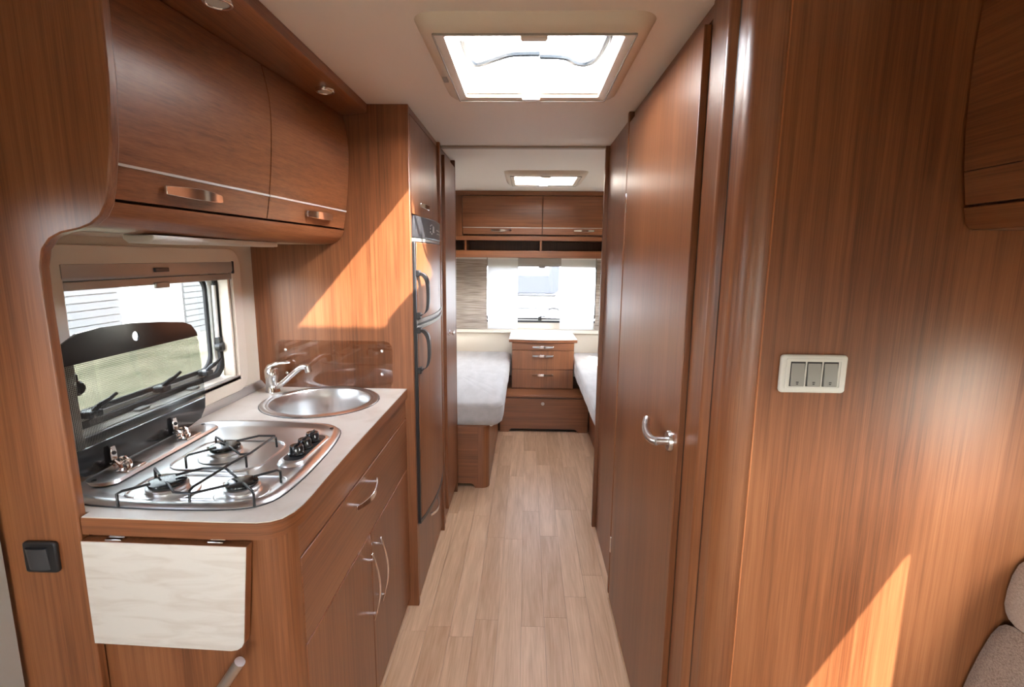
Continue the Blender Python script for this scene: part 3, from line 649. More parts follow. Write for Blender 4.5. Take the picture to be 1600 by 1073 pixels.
rod('pan_support', [(-0.820, 0.945, zl), (-0.820, 0.945, zt-.004), (-0.812, 0.950, zt), (-0.780, 0.985, zt)])
rod('pan_support', [(-0.684, 0.912+.05, zl), (-0.684, 0.925+.04, zt-.004), (-0.683, 0.975, zt), (-0.674, 1.10, zt), (-0.663, 1.159, zt), (-0.662, 1.272, zt), (-0.660, 1.282, zt-.004), (-0.660, 1.285, zl)])
rod('pan_support', [(-0.752, 0.995, zt), (-0.706, 0.950, zt), (-0.668, 0.945, zt), (-0.615, 0.988, zt)])
rod('pan_support', [(-0.757, 1.030, zt), (-0.721, 1.069, zt), (-0.672, 1.072, zt), (-0.622, 1.027, zt)])
rod('pan_support', [(-0.585, 1.030, zt), (-0.552, 1.066, zt), (-0.546, 1.070, zt-.004), (-0.546, 1.071, zl)])
rod('pan_support', [(-0.790, 1.027, zt), (-0.826, 1.062, zt), (-0.830, 1.066, zt-.004), (-0.830, 1.066, zl)])
rod('pan_support', [(-0.591, 1.000, zt), (-0.552, 0.963, zt), (-0.548, 0.960, zt-.004), (-0.548, 0.960, zl)])
rod('pan_support', [(-0.766, 1.192, zt), (-0.803, 1.142, zt), (-0.807, 1.137, zt-.004), (-0.807, 1.137, zl)])
rod('pan_support', [(-0.741, 1.240, zt), (-0.704, 1.281, zt), (-0.662, 1.283, zt)])
rod('pan_support', [(-0.768, 1.233, zt), (-0.812, 1.268, zt), (-0.816, 1.272, zt-.004), (-0.816, 1.272, zl)])
rod('pan_support', [(-0.736, 1.199, zt), (-0.682, 1.152, zt), (-0.663, 1.159, zt)])
rod('pan_support', [(-0.668, 1.150, zt), (-0.668, 1.150, zl)])
# lid
LX = lambda z: -0.972 - 0.012*(z-0.955)/0.32
lid_o = [(1.030, 0.972), (1.044, 0.960), (1.075, 0.956), (1.40, 0.956), (1.455, 0.965), (1.480, 0.990), (1.489, 1.030), (1.489, 1.190), (1.482, 1.222), (1.462, 1.246), (1.43, 1.258), (1.34, 1.270), (1.24, 1.279), (1.14, 1.281), (1.08, 1.276), (1.040, 1.258), (1.028, 1.240)]
def lid_clip(lo, hi):
    out = []
    P = lid_o
    for i in range(len(P)):
        a, b = P[i], P[(i+1) % len(P)]
        if lo <= a[1] <= hi: out.append(a)
        cuts = []
        for zc in (lo, hi):
            if (a[1]-zc)*(b[1]-zc) < 0:
                t = (zc-a[1])/(b[1]-a[1]); cuts.append((t, (a[0]+(b[0]-a[0])*t, zc)))
        out += [c for _, c in sorted(cuts)]
    return out
def lid_part(nm, pts, mat, th=0.005, off=0.0, par=None):
    bm = BM(); A = [(LX(z)+off, y, z) for y, z in pts]; B = [(LX(z)+off-th, y, z) for y, z in pts]; loft(bm, [A, B]); return part(nm, bm, mat, par or hb, smooth=False)
gl_ = lid_part('glass_lid', lid_clip(1.0205, 1.2095), 'dots')
bm = BM()
top = lid_clip(1.21, 1.40)
A = [(LX(z), y, z) for y, z in top]; hole_c = (1.247, 1.246)
# upper dark band with finger hole
bt = BM()
ov = [bt.verts.new((LX(z), y, z)) for y, z in top]; hv = [bt.verts.new((LX(hole_c[1]+0.012*math.sin(2*math.pi*k/20)), hole_c[0]+0.012*math.cos(2*math.pi*k/20), hole_c[1]+0.012*math.sin(2*math.pi*k/20))) for k in range(20)]
eds = [bt.edges.new((ov[i], ov[(i+1) % len(ov)])) for i in range(len(ov))] + [bt.edges.new((hv[i], hv[(i+1) % 20])) for i in range(20)]
bmesh.ops.triangle_fill(bt, use_beauty=True, edges=eds)
ub = part('upper_band', bt, 'blackgloss', gl_, smooth=False)
sd = ub.modifiers.new('solid', 'SOLIDIFY'); sd.thickness = 0.005; sd.offset = 0
lid_part('lower_band', lid_clip(0.90, 1.020), 'blackgloss', par=gl_)
for y in (1.118, 1.332):
    h = part('lid_hinge', strip(BM(), [(-0.9645, y, 0.962), (-0.9655, y, 0.990), (-0.966, y, 1.004)], (0,1,0), [0.018, 0.018, 0.012], (1,0,0), 0.003), 'chrome', hb, 0.001)
    part('hinge_screw', lathe(BM(), [(0, 0), (0.005, 0), (0.004, 0.0025), (0, 0.003)], (-0.9635, y, 0.988), 'x', 10), 'black', h)
    part('hinge_barrel', tube(BM(), [(-0.955, y-0.024, 0.960), (-0.955, y+0.024, 0.960)], 0.008, 12), 'chrome', h)
    for s in (-1, 1):
        part('hinge_spring', tube(BM(), [(-0.962, y+s*0.014, 0.970), (-0.950, y+s*0.014, 0.972), (-0.940, y+s*0.014, 0.963), (-0.938, y+s*0.014, 0.953)], 0.0045, 8), 'chrome', h)
    part('hinge_foot', pb(-0.945, -0.912, y-0.030, y+0.030, 0.9515, 0.956), 'chrome', h, 0.002)

# ------------------------------------------------------------------ sink, tap, guard
sk_ = thing('sink', 'round stainless steel sink set into the worktop', 'sink', (SC[0], SC[1], 0.82))
bm = BM()
pr = [(SR, 0.9407), (SR-0.001, 0.9440), (SR-0.008, 0.9465), (SR-0.016, 0.9450), (SR-0.020, 0.9430), (SR-0.026, 0.9445), (SR-0.030, 0.9435), (SR-0.034, 0.9380), (SR-0.040, 0.90), (SR-0.050, 0.845), (SR-0.075, 0.825), (0.03, 0.818), (0.0, 0.818)]
rings = [[(SC[0]+max(r, 1e-4)*math.cos(2*math.pi*k/56), SC[1]+max(r, 1e-4)*math.sin(2*math.pi*k/56), z) for k in range(56)] for r, z in pr]
loft(bm, rings, False, True); part('bowl', bm, 'steel', sk_)
part('gasket', ring(BM(), [(SC[0]+(SR+.0015)*math.cos(2*math.pi*k/56), SC[1]+(SR+.0015)*math.sin(2*math.pi*k/56)) for k in range(56)], [(SC[0]+(SR-.004)*math.cos(2*math.pi*k/56), SC[1]+(SR-.004)*math.sin(2*math.pi*k/56)) for k in range(56)], 'z', 0.9406, 0.9418), 'rubber', sk_)
part('drain', lathe(BM(), [(0, 0), (0.026, 0), (0.028, 0.002), (0.020, 0.003), (0, 0.001)], (SC[0], SC[1], 0.8185), 'z', 24), 'chrome', sk_)
tp = thing('tap', 'chrome single-lever tap beside the sink', 'tap', (-0.950, 1.850, 0.9407))
part('body', lathe(BM(), [(0, 0), (0.027, 0), (0.027, 0.004), (0.0245, 0.008), (0.0235, 0.050), (0.025, 0.056), (0.0255, 0.078), (0.020, 0.090), (0, 0.094)], (-0.950, 1.850, 0.9407), 'z', 28), 'chrome', tp)
part('spout', tube(BM(), smooth_path([(-0.940, 1.848, 0.960), (-0.915, 1.842, 0.972), (-0.875, 1.834, 1.005), (-0.845, 1.828, 1.030), (-0.825, 1.824, 1.043), (-0.805, 1.820, 1.046), (-0.793, 1.818, 1.043)], 3), 0.0105, 14), 'chrome', tp)
part('aerator', tube(BM(), [(-0.801, 1.819, 1.050), (-0.796, 1.819, 1.026)], 0.0125, 14), 'chrome', tp)
part('lever', tube(BM(), smooth_path([(-0.962, 1.850, 1.020), (-0.952, 1.849, 1.040), (-0.925, 1.846, 1.052), (-0.890, 1.842, 1.056), (-0.872, 1.840, 1.057)], 3), [0.022]*2+[0.020]*2+[0.015]*3+[0.009]*3+[0.006]*3, 12, 0.6), 'chrome', tp)
sg_ = thing('splash_guard', 'clear smoked acrylic splash guard screwed to the walnut panel', 'splash guard', (-0.74, 1.926, 0.945))
part('panel', prism(BM(), rrect(-0.968, -0.513, 0.942, 1.128, 0.03), 'y', 1.9225, 1.9255), 'smoke', sg_, smooth=False)
for x, z in ((-0.926, 1.090), (-0.550, 1.090), (-0.553, 0.998), (-0.926, 0.998)):
    part('screw', lathe(BM(), [(0, -0.0045), (0.003, -0.0045), (0.006, -0.0025), (0.006, 0.0), (0, 0)], (x, 1.9225, z), 'y', 14), 'chrome', sg_)

# ------------------------------------------------------------------ overhead cabinet in the kitchen
oc = thing('overhead_cabinet', 'curved walnut overhead cabinet above the kitchen window', 'cabinet', (-0.86, 1.42, 1.49), 'overhead cabinets')
Y0, Y1 = 0.9275, 1.928
BZ = [(1.490, -0.080), (1.492, -0.055), (1.500, -0.032), (1.515, -0.014), (1.535, -0.004), (1.55, 0.0), (1.58, 0.006), (1.61, 0.011), (1.66, 0.018), (1.72, 0.024), (1.79, 0.029), (1.85, 0.029), (1.90, 0.022), (1.945, 0.012)]
def bulge(z):
    for (a, b), (c, d) in zip(BZ, BZ[1:]):
        if a <= z <= c: return b + (d-b)*(z-a)/(c-a)
    return BZ[0][1] if z < BZ[0][0] else BZ[-1][1]
def fx(y, z): return -0.758 + (y-Y0)/(Y1-Y0)*0.080 + bulge(z)
def front(y0, y1, z0, z1, th=0.016, out=0.0, nz=12):
    bm = BM(); sheet(bm, lambda u, v: (fx(y0+(y1-y0)*u, z0+(z1-z0)*v)+out, y0+(y1-y0)*u, z0+(z1-z0)*v), 4, nz, (-th, 0, 0)); return bm
# carcass set back behind the fronts
cb = BM(); rr = []
for y in (Y0, Y1):
    base = -0.758 + (y-Y0)/(Y1-Y0)*0.080 - 0.018
    rr.append([(XL+0.002, y, 1.496), (base-0.07, y, 1.496), (base-0.02, y, 1.535), (base, y, 1.60), (base+0.012, y, 1.75), (base+0.012, y, 1.94), (base+0.012, y, ZC-.001), (XL+0.002, y, ZC-.001)])
loft(cb, rr); part('carcass', cb, 'wood_dark', oc)
part('lower_rail', front(Y0, Y1, 1.490, 1.543, 0.014, 0.0, 14), 'wood_y', oc)
part('underside', loft(BM(), [[(XL+0.003, y, 1.4945), (-0.758+(y-Y0)/(Y1-Y0)*0.08-0.079, y, 1.4945), (-0.758+(y-Y0)/(Y1-Y0)*0.08-0.079, y, 1.490), (XL+0.003, y, 1.490)] for y in (Y0, Y1)]), 'cream_plastic', oc, smooth=False)
ysp = 1.430
for (a, b, hy0, hy1) in ((Y0+0.012, ysp-0.002, 1.055, 1.228), (ysp+0.002, Y1-0.006, 1.628, 1.800)):
    d = part('door', front(a, b, 1.6125, 1.944), 'wood_y', oc)
    part('chrome_strip', front(a, b, 1.6075, 1.6125, 0.016, 0.0020, 2), 'brightline', d)
    part('lower_panel', front(a, b, 1.549, 1.6072, 0.016, 0.0, 4), 'wood_y', d)
    ym = (hy0+hy1)/2
    p0 = (fx(hy0, 1.578), hy0, 1.578); p1 = (fx(hy1, 1.578), hy1, 1.578)
    bow_handle(d, p0, p1, (1, -0.08, 0), (0,0,0), 0.020, 0.022, (0,0,1), 'chrome', 0.005)
# cornice board carrying the spotlights
cz = part('cornice', loft(BM(), [[(-0.95, y, 1.947), (-0.66, y, 1.947), (-0.588, y, 1.953), (-0.580, y, 1.958), (-0.578, y, ZC-0.001), (-0.95, y, ZC-0.001)] for y in (Y0, Y1)]), 'wood_y', oc)
for y, lab in ((1.10, 'round chrome spotlight near the front end of the cornice'), (1.65, 'round chrome spotlight in the cornice beside the tall panel')):
    sp = thing('spotlight', lab, 'spotlight', (-0.622, y, 1.940), 'cornice spotlights')
    part('bezel', ring(BM(), [(-0.622+0.028*math.cos(2*math.pi*k/28), y+0.028*math.sin(2*math.pi*k/28)) for k in range(28)], [(-0.622+0.021*math.cos(2*math.pi*k/28), y+0.021*math.sin(2*math.pi*k/28)) for k in range(28)], 'z', 1.940, 1.950), 'chrome', sp, 0.002)
    part('lens', lathe(BM(), [(0, 0), (0.0205, 0), (0.0205, 0.004), (0, 0.004)], (-0.622, y, 1.943), 'z', 24), 'lightgrey', sp)
ul = thing('strip_lamp', 'slim pale strip lamp under the overhead cabinet', 'lamp', (-0.815, 1.36, 1.474))
part('housing', prism(BM(), [(-0.850, 1.4895), (-0.850, 1.480), (-0.842, 1.474), (-0.800, 1.474), (-0.792, 1.480), (-0.792, 1.4895)], 'y', 1.25, 1.63), 'lightgrey', ul, 0.002)
part('end_housing', prism(BM(), [(-0.855, 1.4895), (-0.855, 1.480), (-0.845, 1.472), (-0.797, 1.472), (-0.787, 1.480), (-0.787, 1.4895)], 'y', 1.08, 1.248), 'lightgrey', ul, 0.003)
part('end_cap', pb(-0.848, -0.796, 1.631, 1.645, 1.475, 1.489), 'white', ul, 0.003)

# ------------------------------------------------------------------ fridge tower
ft = thing('fridge_tower', 'tall walnut fridge housing with top flap and bottom drawer', 'cabinet', (-0.74, 2.26, 0))
part('post', pb(XL+0.003, -0.420, 2.532, 2.556, 0, ZC-0.001), 'wood_z', ft, 0.002)
part('carcass', pb(XL+0.003, -0.447, 1.951, 2.531, 1.605, ZC-0.001), 'wood_dark', ft)
part('lower_carcass', pb(XL+0.003, -0.447, 1.951, 2.531, 0.0, 0.355), 'wood_dark', ft)
part('header', pb(-0.447, -0.434, 1.951, 2.531, 1.962, ZC-0.001), 'wood_y', ft)
fy = lambda y: -0.427 + 0.026*(1-((y-2.241)/0.29)**2)
def bow(y0, y1, z0, z1, th=0.018, out=0.0, f=None):
    f = f or fy
    return sheet(BM(), lambda u, v: (f(y0+(y1-y0)*u)+out, y0+(y1-y0)*u, z0+(z1-z0)*v), 12, 1, (-th, 0, 0))
tfx = lambda y: -0.432
td = part('top_door', bow(1.953, 2.529, 1.608, 1.958, 0.016, 0, tfx), 'wood_z', ft, 0.002)
bow_handle(td, (-0.432, 2.070, 1.650), (-0.432, 2.235, 1.650), (1,0,0), (0,0,-0.004), 0.026, 0.018)
bd = part('drawer', bow(1.953, 2.529, 0.030, 0.350, 0.016, 0, tfx), 'wood_z', ft, 0.002)
bow_handle(bd, (-0.432, 2.16, 0.290), (-0.432, 2.34, 0.290), (1,0,0), (0,0,-0.012), 0.030, 0.014)
fr = thing('refrigerator', 'built-in walnut-fronted fridge freezer with black handles', 'refrigerator', (-0.74, 2.24, 0.356))
part('cabinet', pb(-1.0, -0.457, 1.954, 2.529, 0.357, 1.604), 'black', fr)
part('hinge_strip', pb(-0.457, -0.4215, 1.954, 1.972, 0.362, 1.505), 'black', fr, 0.003)
cp_ = part('control_panel', bow(1.954, 2.528, 1.520, 1.602, 0.02, 0.004), 'darkgrey', fr, 0.003)
part('panel_trim', bow(1.954, 2.528, 1.506, 1.518, 0.02, 0.002), 'midgrey', cp_)
for (a, b, z0, z1) in ((2.200, 2.232, 1.549, 1.575), (2.150, 2.156, 1.572, 1.577), (2.150, 2.156, 1.560, 1.565), (2.150, 2.156, 1.546, 1.552), (2.17, 2.185, 1.577, 1.581), (2.17, 2.185, 1.541, 1.545), (2.30, 2.42, 1.560, 1.564), (2.30, 2.42, 1.546, 1.550)):
    part('panel_mark', bow(a, b, z0, z1, 0.001, 0.0052), 'screen', cp_)
f1 = part('freezer_door', bow(1.973, 2.528, 1.206, 1.503, 0.018, 0.003), 'wood_z', fr, 0.002)
f2 = part('fridge_door', bow(1.973, 2.528, 0.374, 1.168, 0.018, 0.003), 'wood_z', fr, 0.002)
part('door_trim', bow(1.956, 2.528, 1.192, 1.2055, 0.02, 0.006), 'midgrey', f1, 0.002)
part('door_gap', bow(1.956, 2.528, 1.181, 1.1915, 0.02, -0.002), 'black', f2)
part('door_trim', bow(1.956, 2.528, 1.1685, 1.1808, 0.02, 0.006), 'midgrey', f2, 0.002)
part('bottom_trim', bow(1.956, 2.528, 0.359, 0.3735, 0.02, 0.005), 'darkgrey', f2)
for par, z0, z1 in ((f1, 1.222, 1.386), (f2, 1.005, 1.166)):
    h = part('handle', strip(BM(), smooth_path([(-0.420, 1.970, z1), (-0.398, 1.974, z1-0.004), (-0.382, 1.976, z1-0.030), (-0.378, 1.976, (z0+z1)/2), (-0.382, 1.976, z0+0.030), (-0.396, 1.974, z0+0.006), (-0.420, 1.970, z0)], 3), (0,1,0), 0.024, (0.8,0,0.6), 0.015), 'black', par, 0.003)
    for z in (z0, z1): part('handle_mount', pb(-0.426, -0.408, 1.956, 1.990, z-0.012, z+0.012), 'black', h, 0.003)

# ------------------------------------------------------------------ wardrobe
wd = thing('wardrobe', 'narrow tall walnut wardrobe between fridge and bed', 'wardrobe', (-0.74, 2.79, 0))
part('carcass', pb(XL+0.003, -0.436, 2.557, 2.992, 0.0, ZC-0.001), 'wood_z', wd)
part('front_frame', pb(-0.436, -0.426, 2.566, 2.622, 0.0, ZC-0.001), 'wood_z', wd, 0.002)
part('end_panel', pb(XL+0.003, -0.412, 2.993, 3.014, 0, ZC-0.001), 'wood_edge', wd, 0.002)
wdd = part('door', pb(-0.4355, -0.412, 2.630, 2.986, 0.075, 1.945), 'wood_z', wd, 0.002)
part('knob', lathe(BM(), [(0, 0), (0.016, 0), (0.016, 0.003), (0.007, 0.006), (0.007, 0.014), (0.013, 0.019), (0.014, 0.025), (0.008, 0.029), (0, 0.030)], (-0.412, 2.72, 1.046), 'x', 20), 'chrome', wdd)

# ------------------------------------------------------------------ beds
def mattress(name, x0, x1, y0, y1, z0, z1, lab, seed, rc=0.08, re=0.030):
    bm = BM(); rings = []
    def outline(d):
        r = max(rc-d, 0.03); return rrect(x0+d, x1-d, y0+d, y1-d, r, 8)
    prof = [(0.030, z0), (0.008, z0+0.02), (0.0, z0+0.05), (0.0, z1-re)] + [(re*(1-math.cos(a)), z1-re+re*math.sin(a)) for a in (0.35, 0.75, 1.15, 1.5)]
    for d, z in prof:
        rings.append([Vector((x, y, z)) for x, y in outline(d)])
    # dense sides: subdivide the straight runs
    def dense(r):
        out = []
        for i in range(len(r)):
            a, b = r[i], r[(i+1) % len(r)]; n = max(1, int((b-a).length/0.05)); out += [a.lerp(b, k/n) for k in range(n)]
        return out
    n0 = None; R = []
    base = [Vector(p) for p in rings[3]]; 
    counts = [max(1, int((base[(i+1) % len(base)]-base[i]).length/0.05)) for i in range(len(base))]
    for r in rings:
        o = []
        for i in range(len(r)):
            a, b = r[i], r[(i+1) % len(r)]; o += [a.lerp(b, k/counts[i]) for k in range(counts[i])]
        R.append(o)
    c = Vector(((x0+x1)/2, (y0+y1)/2, z1+0.006))
    for f in (0.93, 0.8, 0.6, 0.4, 0.2): R.append([c.lerp(p, f) for p in [Vector((q.x, q.y, z1+0.002)) for q in R[7]]])
    for r in R:
        for p in r:
            nv = mnoise.noise(Vector((p.x*6+seed, p.y*5, p.z*9)))*0.006 + mnoise.noise(Vector((p.x*3+seed, p.y*26, p.z*4)))*0.0045
            p.z += nv if p.z > z0+0.03 else 0; p.x += mnoise.noise(Vector((p.y*7+seed, p.z*12, p.x*2)))*0.004
    loft(bm, R)
    T = thing(name, lab, 'mattress', ((x0+x1)/2, (y0+y1)/2, z0), 'sheeted mattresses')
    part('sheeted_core', bm, 'sheet', T)
    # piped seam round the mattress
    sm = [R[3][i]*0.5+R[4][i]*0.5 for i in range(len(R[3]))]
    part('seam', tube(BM(), sm + [sm[0]], 0.0022, 6), 'sheet', T)
    return T
bl = thing('bed_base', 'walnut box base of the left bed with rounded corner post', 'bed base', (-0.62, 3.94, 0), 'bed bases')
bf = [(-1.034, 0.012)] + [(-0.43, 0.012), (-0.35, 0.012), (-0.335, 0.030)]
part('foot_panel', prism(BM(), [(-1.034, 0.405), (-1.034, 0.030), (-0.335, 0.030), (-0.318, 0.022), (-0.308, 0.0), (-0.290, 0.0), (-0.290, 0.405)], 'y', 3.055, 3.073), 'wood_x', bl, 0.001)
part('corner_post', prism(BM(), [(-0.290, 3.073), (-0.290, 3.055), (-0.268, 3.055)] + arc(-0.268, 3.103, 0.048, -90, 0, 8)[1:] + [(-0.220, 3.130), (-0.236, 3.130), (-0.236, 3.085)], 'z', 0, 0.405), 'wood_z', bl)
part('side_panel', pb(-0.240, -0.222, 3.130, 4.125, 0.0, 0.405), 'wood_y', bl, 0.001)
part('slat_deck', pb(-1.034, -0.236, 3.06, 4.832, 0.405, 0.418), 'wood_x', bl)
part('strap_button', lathe(BM(), [(0, -0.006), (0.012, -0.006), (0.014, 0.0), (0.012, 0.006), (0, 0.006)], (-0.212, 3.14, 0.395), 'y', 16), 'white', bl)
mattress('mattress', -1.034, -0.135, 2.955+0.065, 4.790, 0.419, 0.566, 'white sheeted mattress on the left bed', 3.0)
br_ = thing('bed_base', 'walnut box base of the right bed beside the washroom', 'bed base', (0.82, 3.74, 0), 'bed bases')
part('side_panel', pb(0.540, 0.558, 2.640, 4.125, 0, 0.405), 'wood_y', br_, 0.001)
part('slat_deck', pb(0.540, 1.112, 2.64, 4.832, 0.405, 0.418), 'wood_x', br_)
part('lock', lathe(BM(), [(0, -0.004), (0.012, -0.004), (0.012, 0), (0, 0)], (0.540, 3.55, 0.20), 'x', 14, ), 'black', br_)
mattress('mattress', 0.422, 1.112, 2.66, 4.790, 0.419, 0.566, 'white sheeted mattress on the right bed', 9.0)

# plinth between the beds
pl = thing('storage_plinth', 'low walnut storage plinth between the beds under the nightstand', 'plinth', (0.155, 4.48, 0))
pf = [(-0.205, 0.0), (-0.135, 0.0), (-0.118, 0.024), (-0.105, 0.030), (0.415, 0.030), (0.430, 0.024), (0.447, 0.0), (0.530, 0.0), (0.530, 0.292), (-0.205, 0.292)]
part('front_panel', prism(BM(), pf, 'y', 4.130, 4.146), 'wood_x', pl, 0.001)
part('lid', pb(-0.207, 0.532, 4.122, 4.342, 0.302, 0.322), 'wood_x', pl, 0.004)
part('lid_rail', pb(-0.207, 0.532, 4.137, 4.155, 0.291, 0.302), 'wood_dark', pl)
part('back_deck', pb(-0.207, 0.532, 4.343, 4.835, 0.302, 0.322), 'wood_x', pl)
part('lock', lathe(BM(), [(0, -0.006), (0.012, -0.006), (0.014, -0.003), (0.014, 0), (0, 0)], (0.150, 4.130, 0.248), 'y', 18), 'lockmetal', pl)
part('kick_board', pb(-0.205, 0.530, 4.20, 4.21, 0, 0.29), 'black', pl)
ns = thing('nightstand', 'walnut three-drawer nightstand with white top between the beds', 'nightstand', (0.15, 4.58, 0.322))
part('body', pb(-0.116, 0.418, 4.350, 4.793, 0.324, 0.729), 'wood_z', ns)
tpz = [(-0.140, 4.792), (-0.143, 4.345)] + [(-0.143+0.587*k/8, 4.345-0.030*math.sin(math.pi*k/8)) for k in range(1, 8)] + [(0.444, 4.345), (0.441, 4.792)]
part('top_edge', prism(BM(), tpz, 'z', 0.730, 0.7545), 'wood_x', ns, 0.002)
part('white_top', prism(BM(), inset(tpz, 0.002), 'z', 0.7545, 0.758), 'white', ns, 0.001)
for z0, z1, hz in ((0.665, 0.726, 0.693), (0.497, 0.661, 0.616), (0.330, 0.493, 0.448)):
    d = part('drawer', pb(-0.113, 0.415, 4.333, 4.349, z0, z1), 'wood_x' if z1 > 0.7 else 'wood_z', ns, 0.002)
    bow_handle(d, (0.060, 4.333, hz), (0.240, 4.333, hz), (0,-1,0), (0,0,0), 0.024, 0.018)

# ------------------------------------------------------------------ rear overhead cabinet
rc_ = thing('overhead_cabinet', 'walnut overhead cabinet across the rear wall with open cubbies', 'cabinet', (0.04, 4.58, 1.445), 'overhead cabinets')
yf = 4.322
part('top_rail', pb(XL+0.005, XR-0.005, yf, yf+0.018, 1.948, ZC-0.001), 'wood_x', rc_, 0.001)
part('carcass', pb(-0.583, XR-0.005, yf+0.020, 4.83, 1.622, ZC-0.002), 'wood_dark', rc_)
part('side_filler', pb(XL+0.005, -0.585, yf+0.006, 4.83, 1.622, ZC-0.002), 'wood_z', rc_)
part('corner_post', pb(-0.584, -0.536, yf, yf+0.018, 1.620, 1.948), 'wood_z', rc_, 0.001)
for x0, x1, hx in ((-0.532, 0.1220, -0.212), (0.1285, 0.785, 0.467), (0.789, 1.112, None)):
    d = part('door', sheet(BM(), lambda u, v: (x0+(x1-x0)*u, yf-0.004-0.012*math.sin(math.pi*v), 1.6925+0.251*v), 1, 8, (0, 0.016, 0)), 'wood_x', rc_, 0.001)
    part('chrome_strip', pb(x0, x1, yf-0.007, yf+0.010, 1.6880, 1.6922), 'brightline', d)
    part('lower_panel', pb(x0, x1, yf-0.005, yf+0.010, 1.636, 1.6876), 'wood_x', d, 0.001)
    if hx is not None: bow_handle(d, (hx-0.083, yf-0.005, 1.668), (hx+0.083, yf-0.005, 1.668), (0,-1,0), (0,0,0), 0.018, 0.016)
part('middle_shelf', pb(XL+0.005, XR-0.005, yf-0.006, 4.83, 1.586, 1.621), 'wood_x', rc_, 0.003)
part('bottom_shelf', pb(XL+0.005, XR-0.005, yf-0.006, 4.83, 1.446, 1.505), 'wood_x', rc_, 0.004)
part('cubby_back', pb(XL+0.005, XR-0.005, 4.60, 4.61, 1.5055, 1.5855), 'wood_dark', rc_)
for x in (-0.512, 0.115, 0.74): part('divider', pb(x-0.008, x+0.008, yf+0.004, 4.599, 1.5055, 1.5855), 'wood_z', rc_)

# ------------------------------------------------------------------ curtains at the rear window
def curtain(name, x0, x1, z0, z1, y, mat, lab, group, amp=0.004, waves=2.0, hem=True, side=None, taper=0.0):
    T = thing(name, lab, 'curtain', ((x0+x1)/2, y, z0), group)
    part('fabric', sheet(BM(), lambda u, v: (x0+(x1-x0)*u + taper*(v-0.5), y+amp*math.sin(u*waves*2*math.pi), z0+(z1-z0)*v), 24, 6, (0, 0.0008, 0)), mat, T)
    if hem:
        part('hem', sheet(BM(), lambda u, v: (x0+(x1-x0)*u - taper*0.5, y-0.002+amp*math.sin(u*waves*2*math.pi), z0-0.001+0.05*v), 24, 1, (0, 0.0008, 0)), mat, T)
    if side:
        part('border', sheet(BM(), lambda u, v: (side-0.010+0.02*u, y-0.003, z0+(z1-z0)*v), 2, 6, (0, 0.001, 0)), 'raffia', T)
    part('rail_runner', pb(x0, x1, y-0.006, y+0.006, z1-0.004, z1+0.008), 'white', T)
    return T
curtain('sheer_panel', -0.357, -0.078, 0.788, 1.436, 4.765, 'sheer', 'left white sheer panel beside the rear window', 'white sheer panels', 0.003, 1.0)
curtain('sheer_panel', 0.318, 0.632, 0.790, 1.436, 4.765, 'sheer', 'right white sheer panel beside the rear window', 'white sheer panels', 0.003, 1.0)
curtain('slub_curtain', -0.86, -0.368, 0.786, 1.436, 4.776, 'raffia', 'wide taupe slub curtain left of the rear window', 'taupe slub curtains', 0.006, 3.0, False, -0.376)
curtain('slub_curtain', 0.645, 0.98, 0.786, 1.436, 4.776, 'raffia', 'narrow visible taupe slub curtain beside the washroom wall', 'taupe slub curtains', 0.006, 2.0, False, 0.655)

# ------------------------------------------------------------------ lounge side: switches, locker, bench
sw = thing('light_switch', 'pale grey triple rocker switch on the broad walnut panel', 'switch', (0.533, 0.95, 1.206), 'switches')
part('plate', prism(BM(), rrect(0.473, 0.594, 1.206, 1.278, 0.007), 'y', 0.9400, 0.9495), 'lightgrey', sw, 0.003)
part('inner_frame', ring(BM(), rrect(0.482, 0.585, 1.213, 1.271, 0.003), rrect(0.486, 0.581, 1.217, 1.267, 0.002), 'y', 0.9385, 0.9402), 'lightgrey', sw)
for k in range(3):
    x = 0.4915 + 0.0300*k
    part('rocker_well', pb(x-0.0012, x+0.0252, 0.9392, 0.9402, 1.2188, 1.2652), 'black', sw)
    rk = part('rocker', sheet(BM(), lambda u, v: (x+0.024*u, 0.9355+0.004*v-0.001*math.sin(math.pi*v), 1.220+0.044*v), 2, 6, (0, 0.004, 0)), 'midgrey', sw, 0.0006)
    for (a, b, h) in (((0.009, 0.0135, 0.0075), (0.010, 0.0125, 0.004)), ((0.009, 0.014, 0.0075), (0.0108, 0.0128, 0.0045)), ((0.009, 0.015, 0.0075), (0.009, 0.013, 0.0045)))[k] and [((0.009, 0.0135, 0.0075)), ((0.0095, 0.0130, 0.0042))]:
        part('symbol', pb(x+a, x+b, 0.9350, 0.9357, 1.220+h-0.0012, 1.220+h+0.0008), 'darkgrey', rk)
rl = thing('overhead_cabinet', 'dark walnut overhead cabinet at the upper right edge', 'cabinet', (0.94, 0.2, 1.50), 'overhead cabinets')
RP = [(1.505, 0.783), (1.515, 0.773), (1.535, 0.768), (1.545, 0.765), (1.60, 0.754), (1.66, 0.747), (1.74, 0.743), (1.80, 0.742), (1.87, 0.744), (1.94, 0.752), (1.984, 0.762)]
def rx(z):
    for (a, b), (c, d) in zip(RP, RP[1:]):
        if a <= z <= c: return b + (d-b)*(z-a)/(c-a)
    return RP[-1][1]
def rfront(y0, y1, z0, z1, nz=10, th=0.016): return sheet(BM(), lambda u, v: (rx(z0+(z1-z0)*v), y0+(y1-y0)*u, z0+(z1-z0)*v), 1, nz, (th, 0, 0))
part('carcass', prism(BM(), [(0.80, 1.512), (XR-0.002, 1.512), (XR-0.002, ZC-0.001), (0.782, ZC-0.001), (0.766, 1.80), (0.785, 1.56)], 'y', -0.9, 0.948), 'wood_dark', rl)
part('lower_rail', rfront(-0.9, 0.948, 1.506, 1.5425, 8, 0.02), 'wood_y', rl)
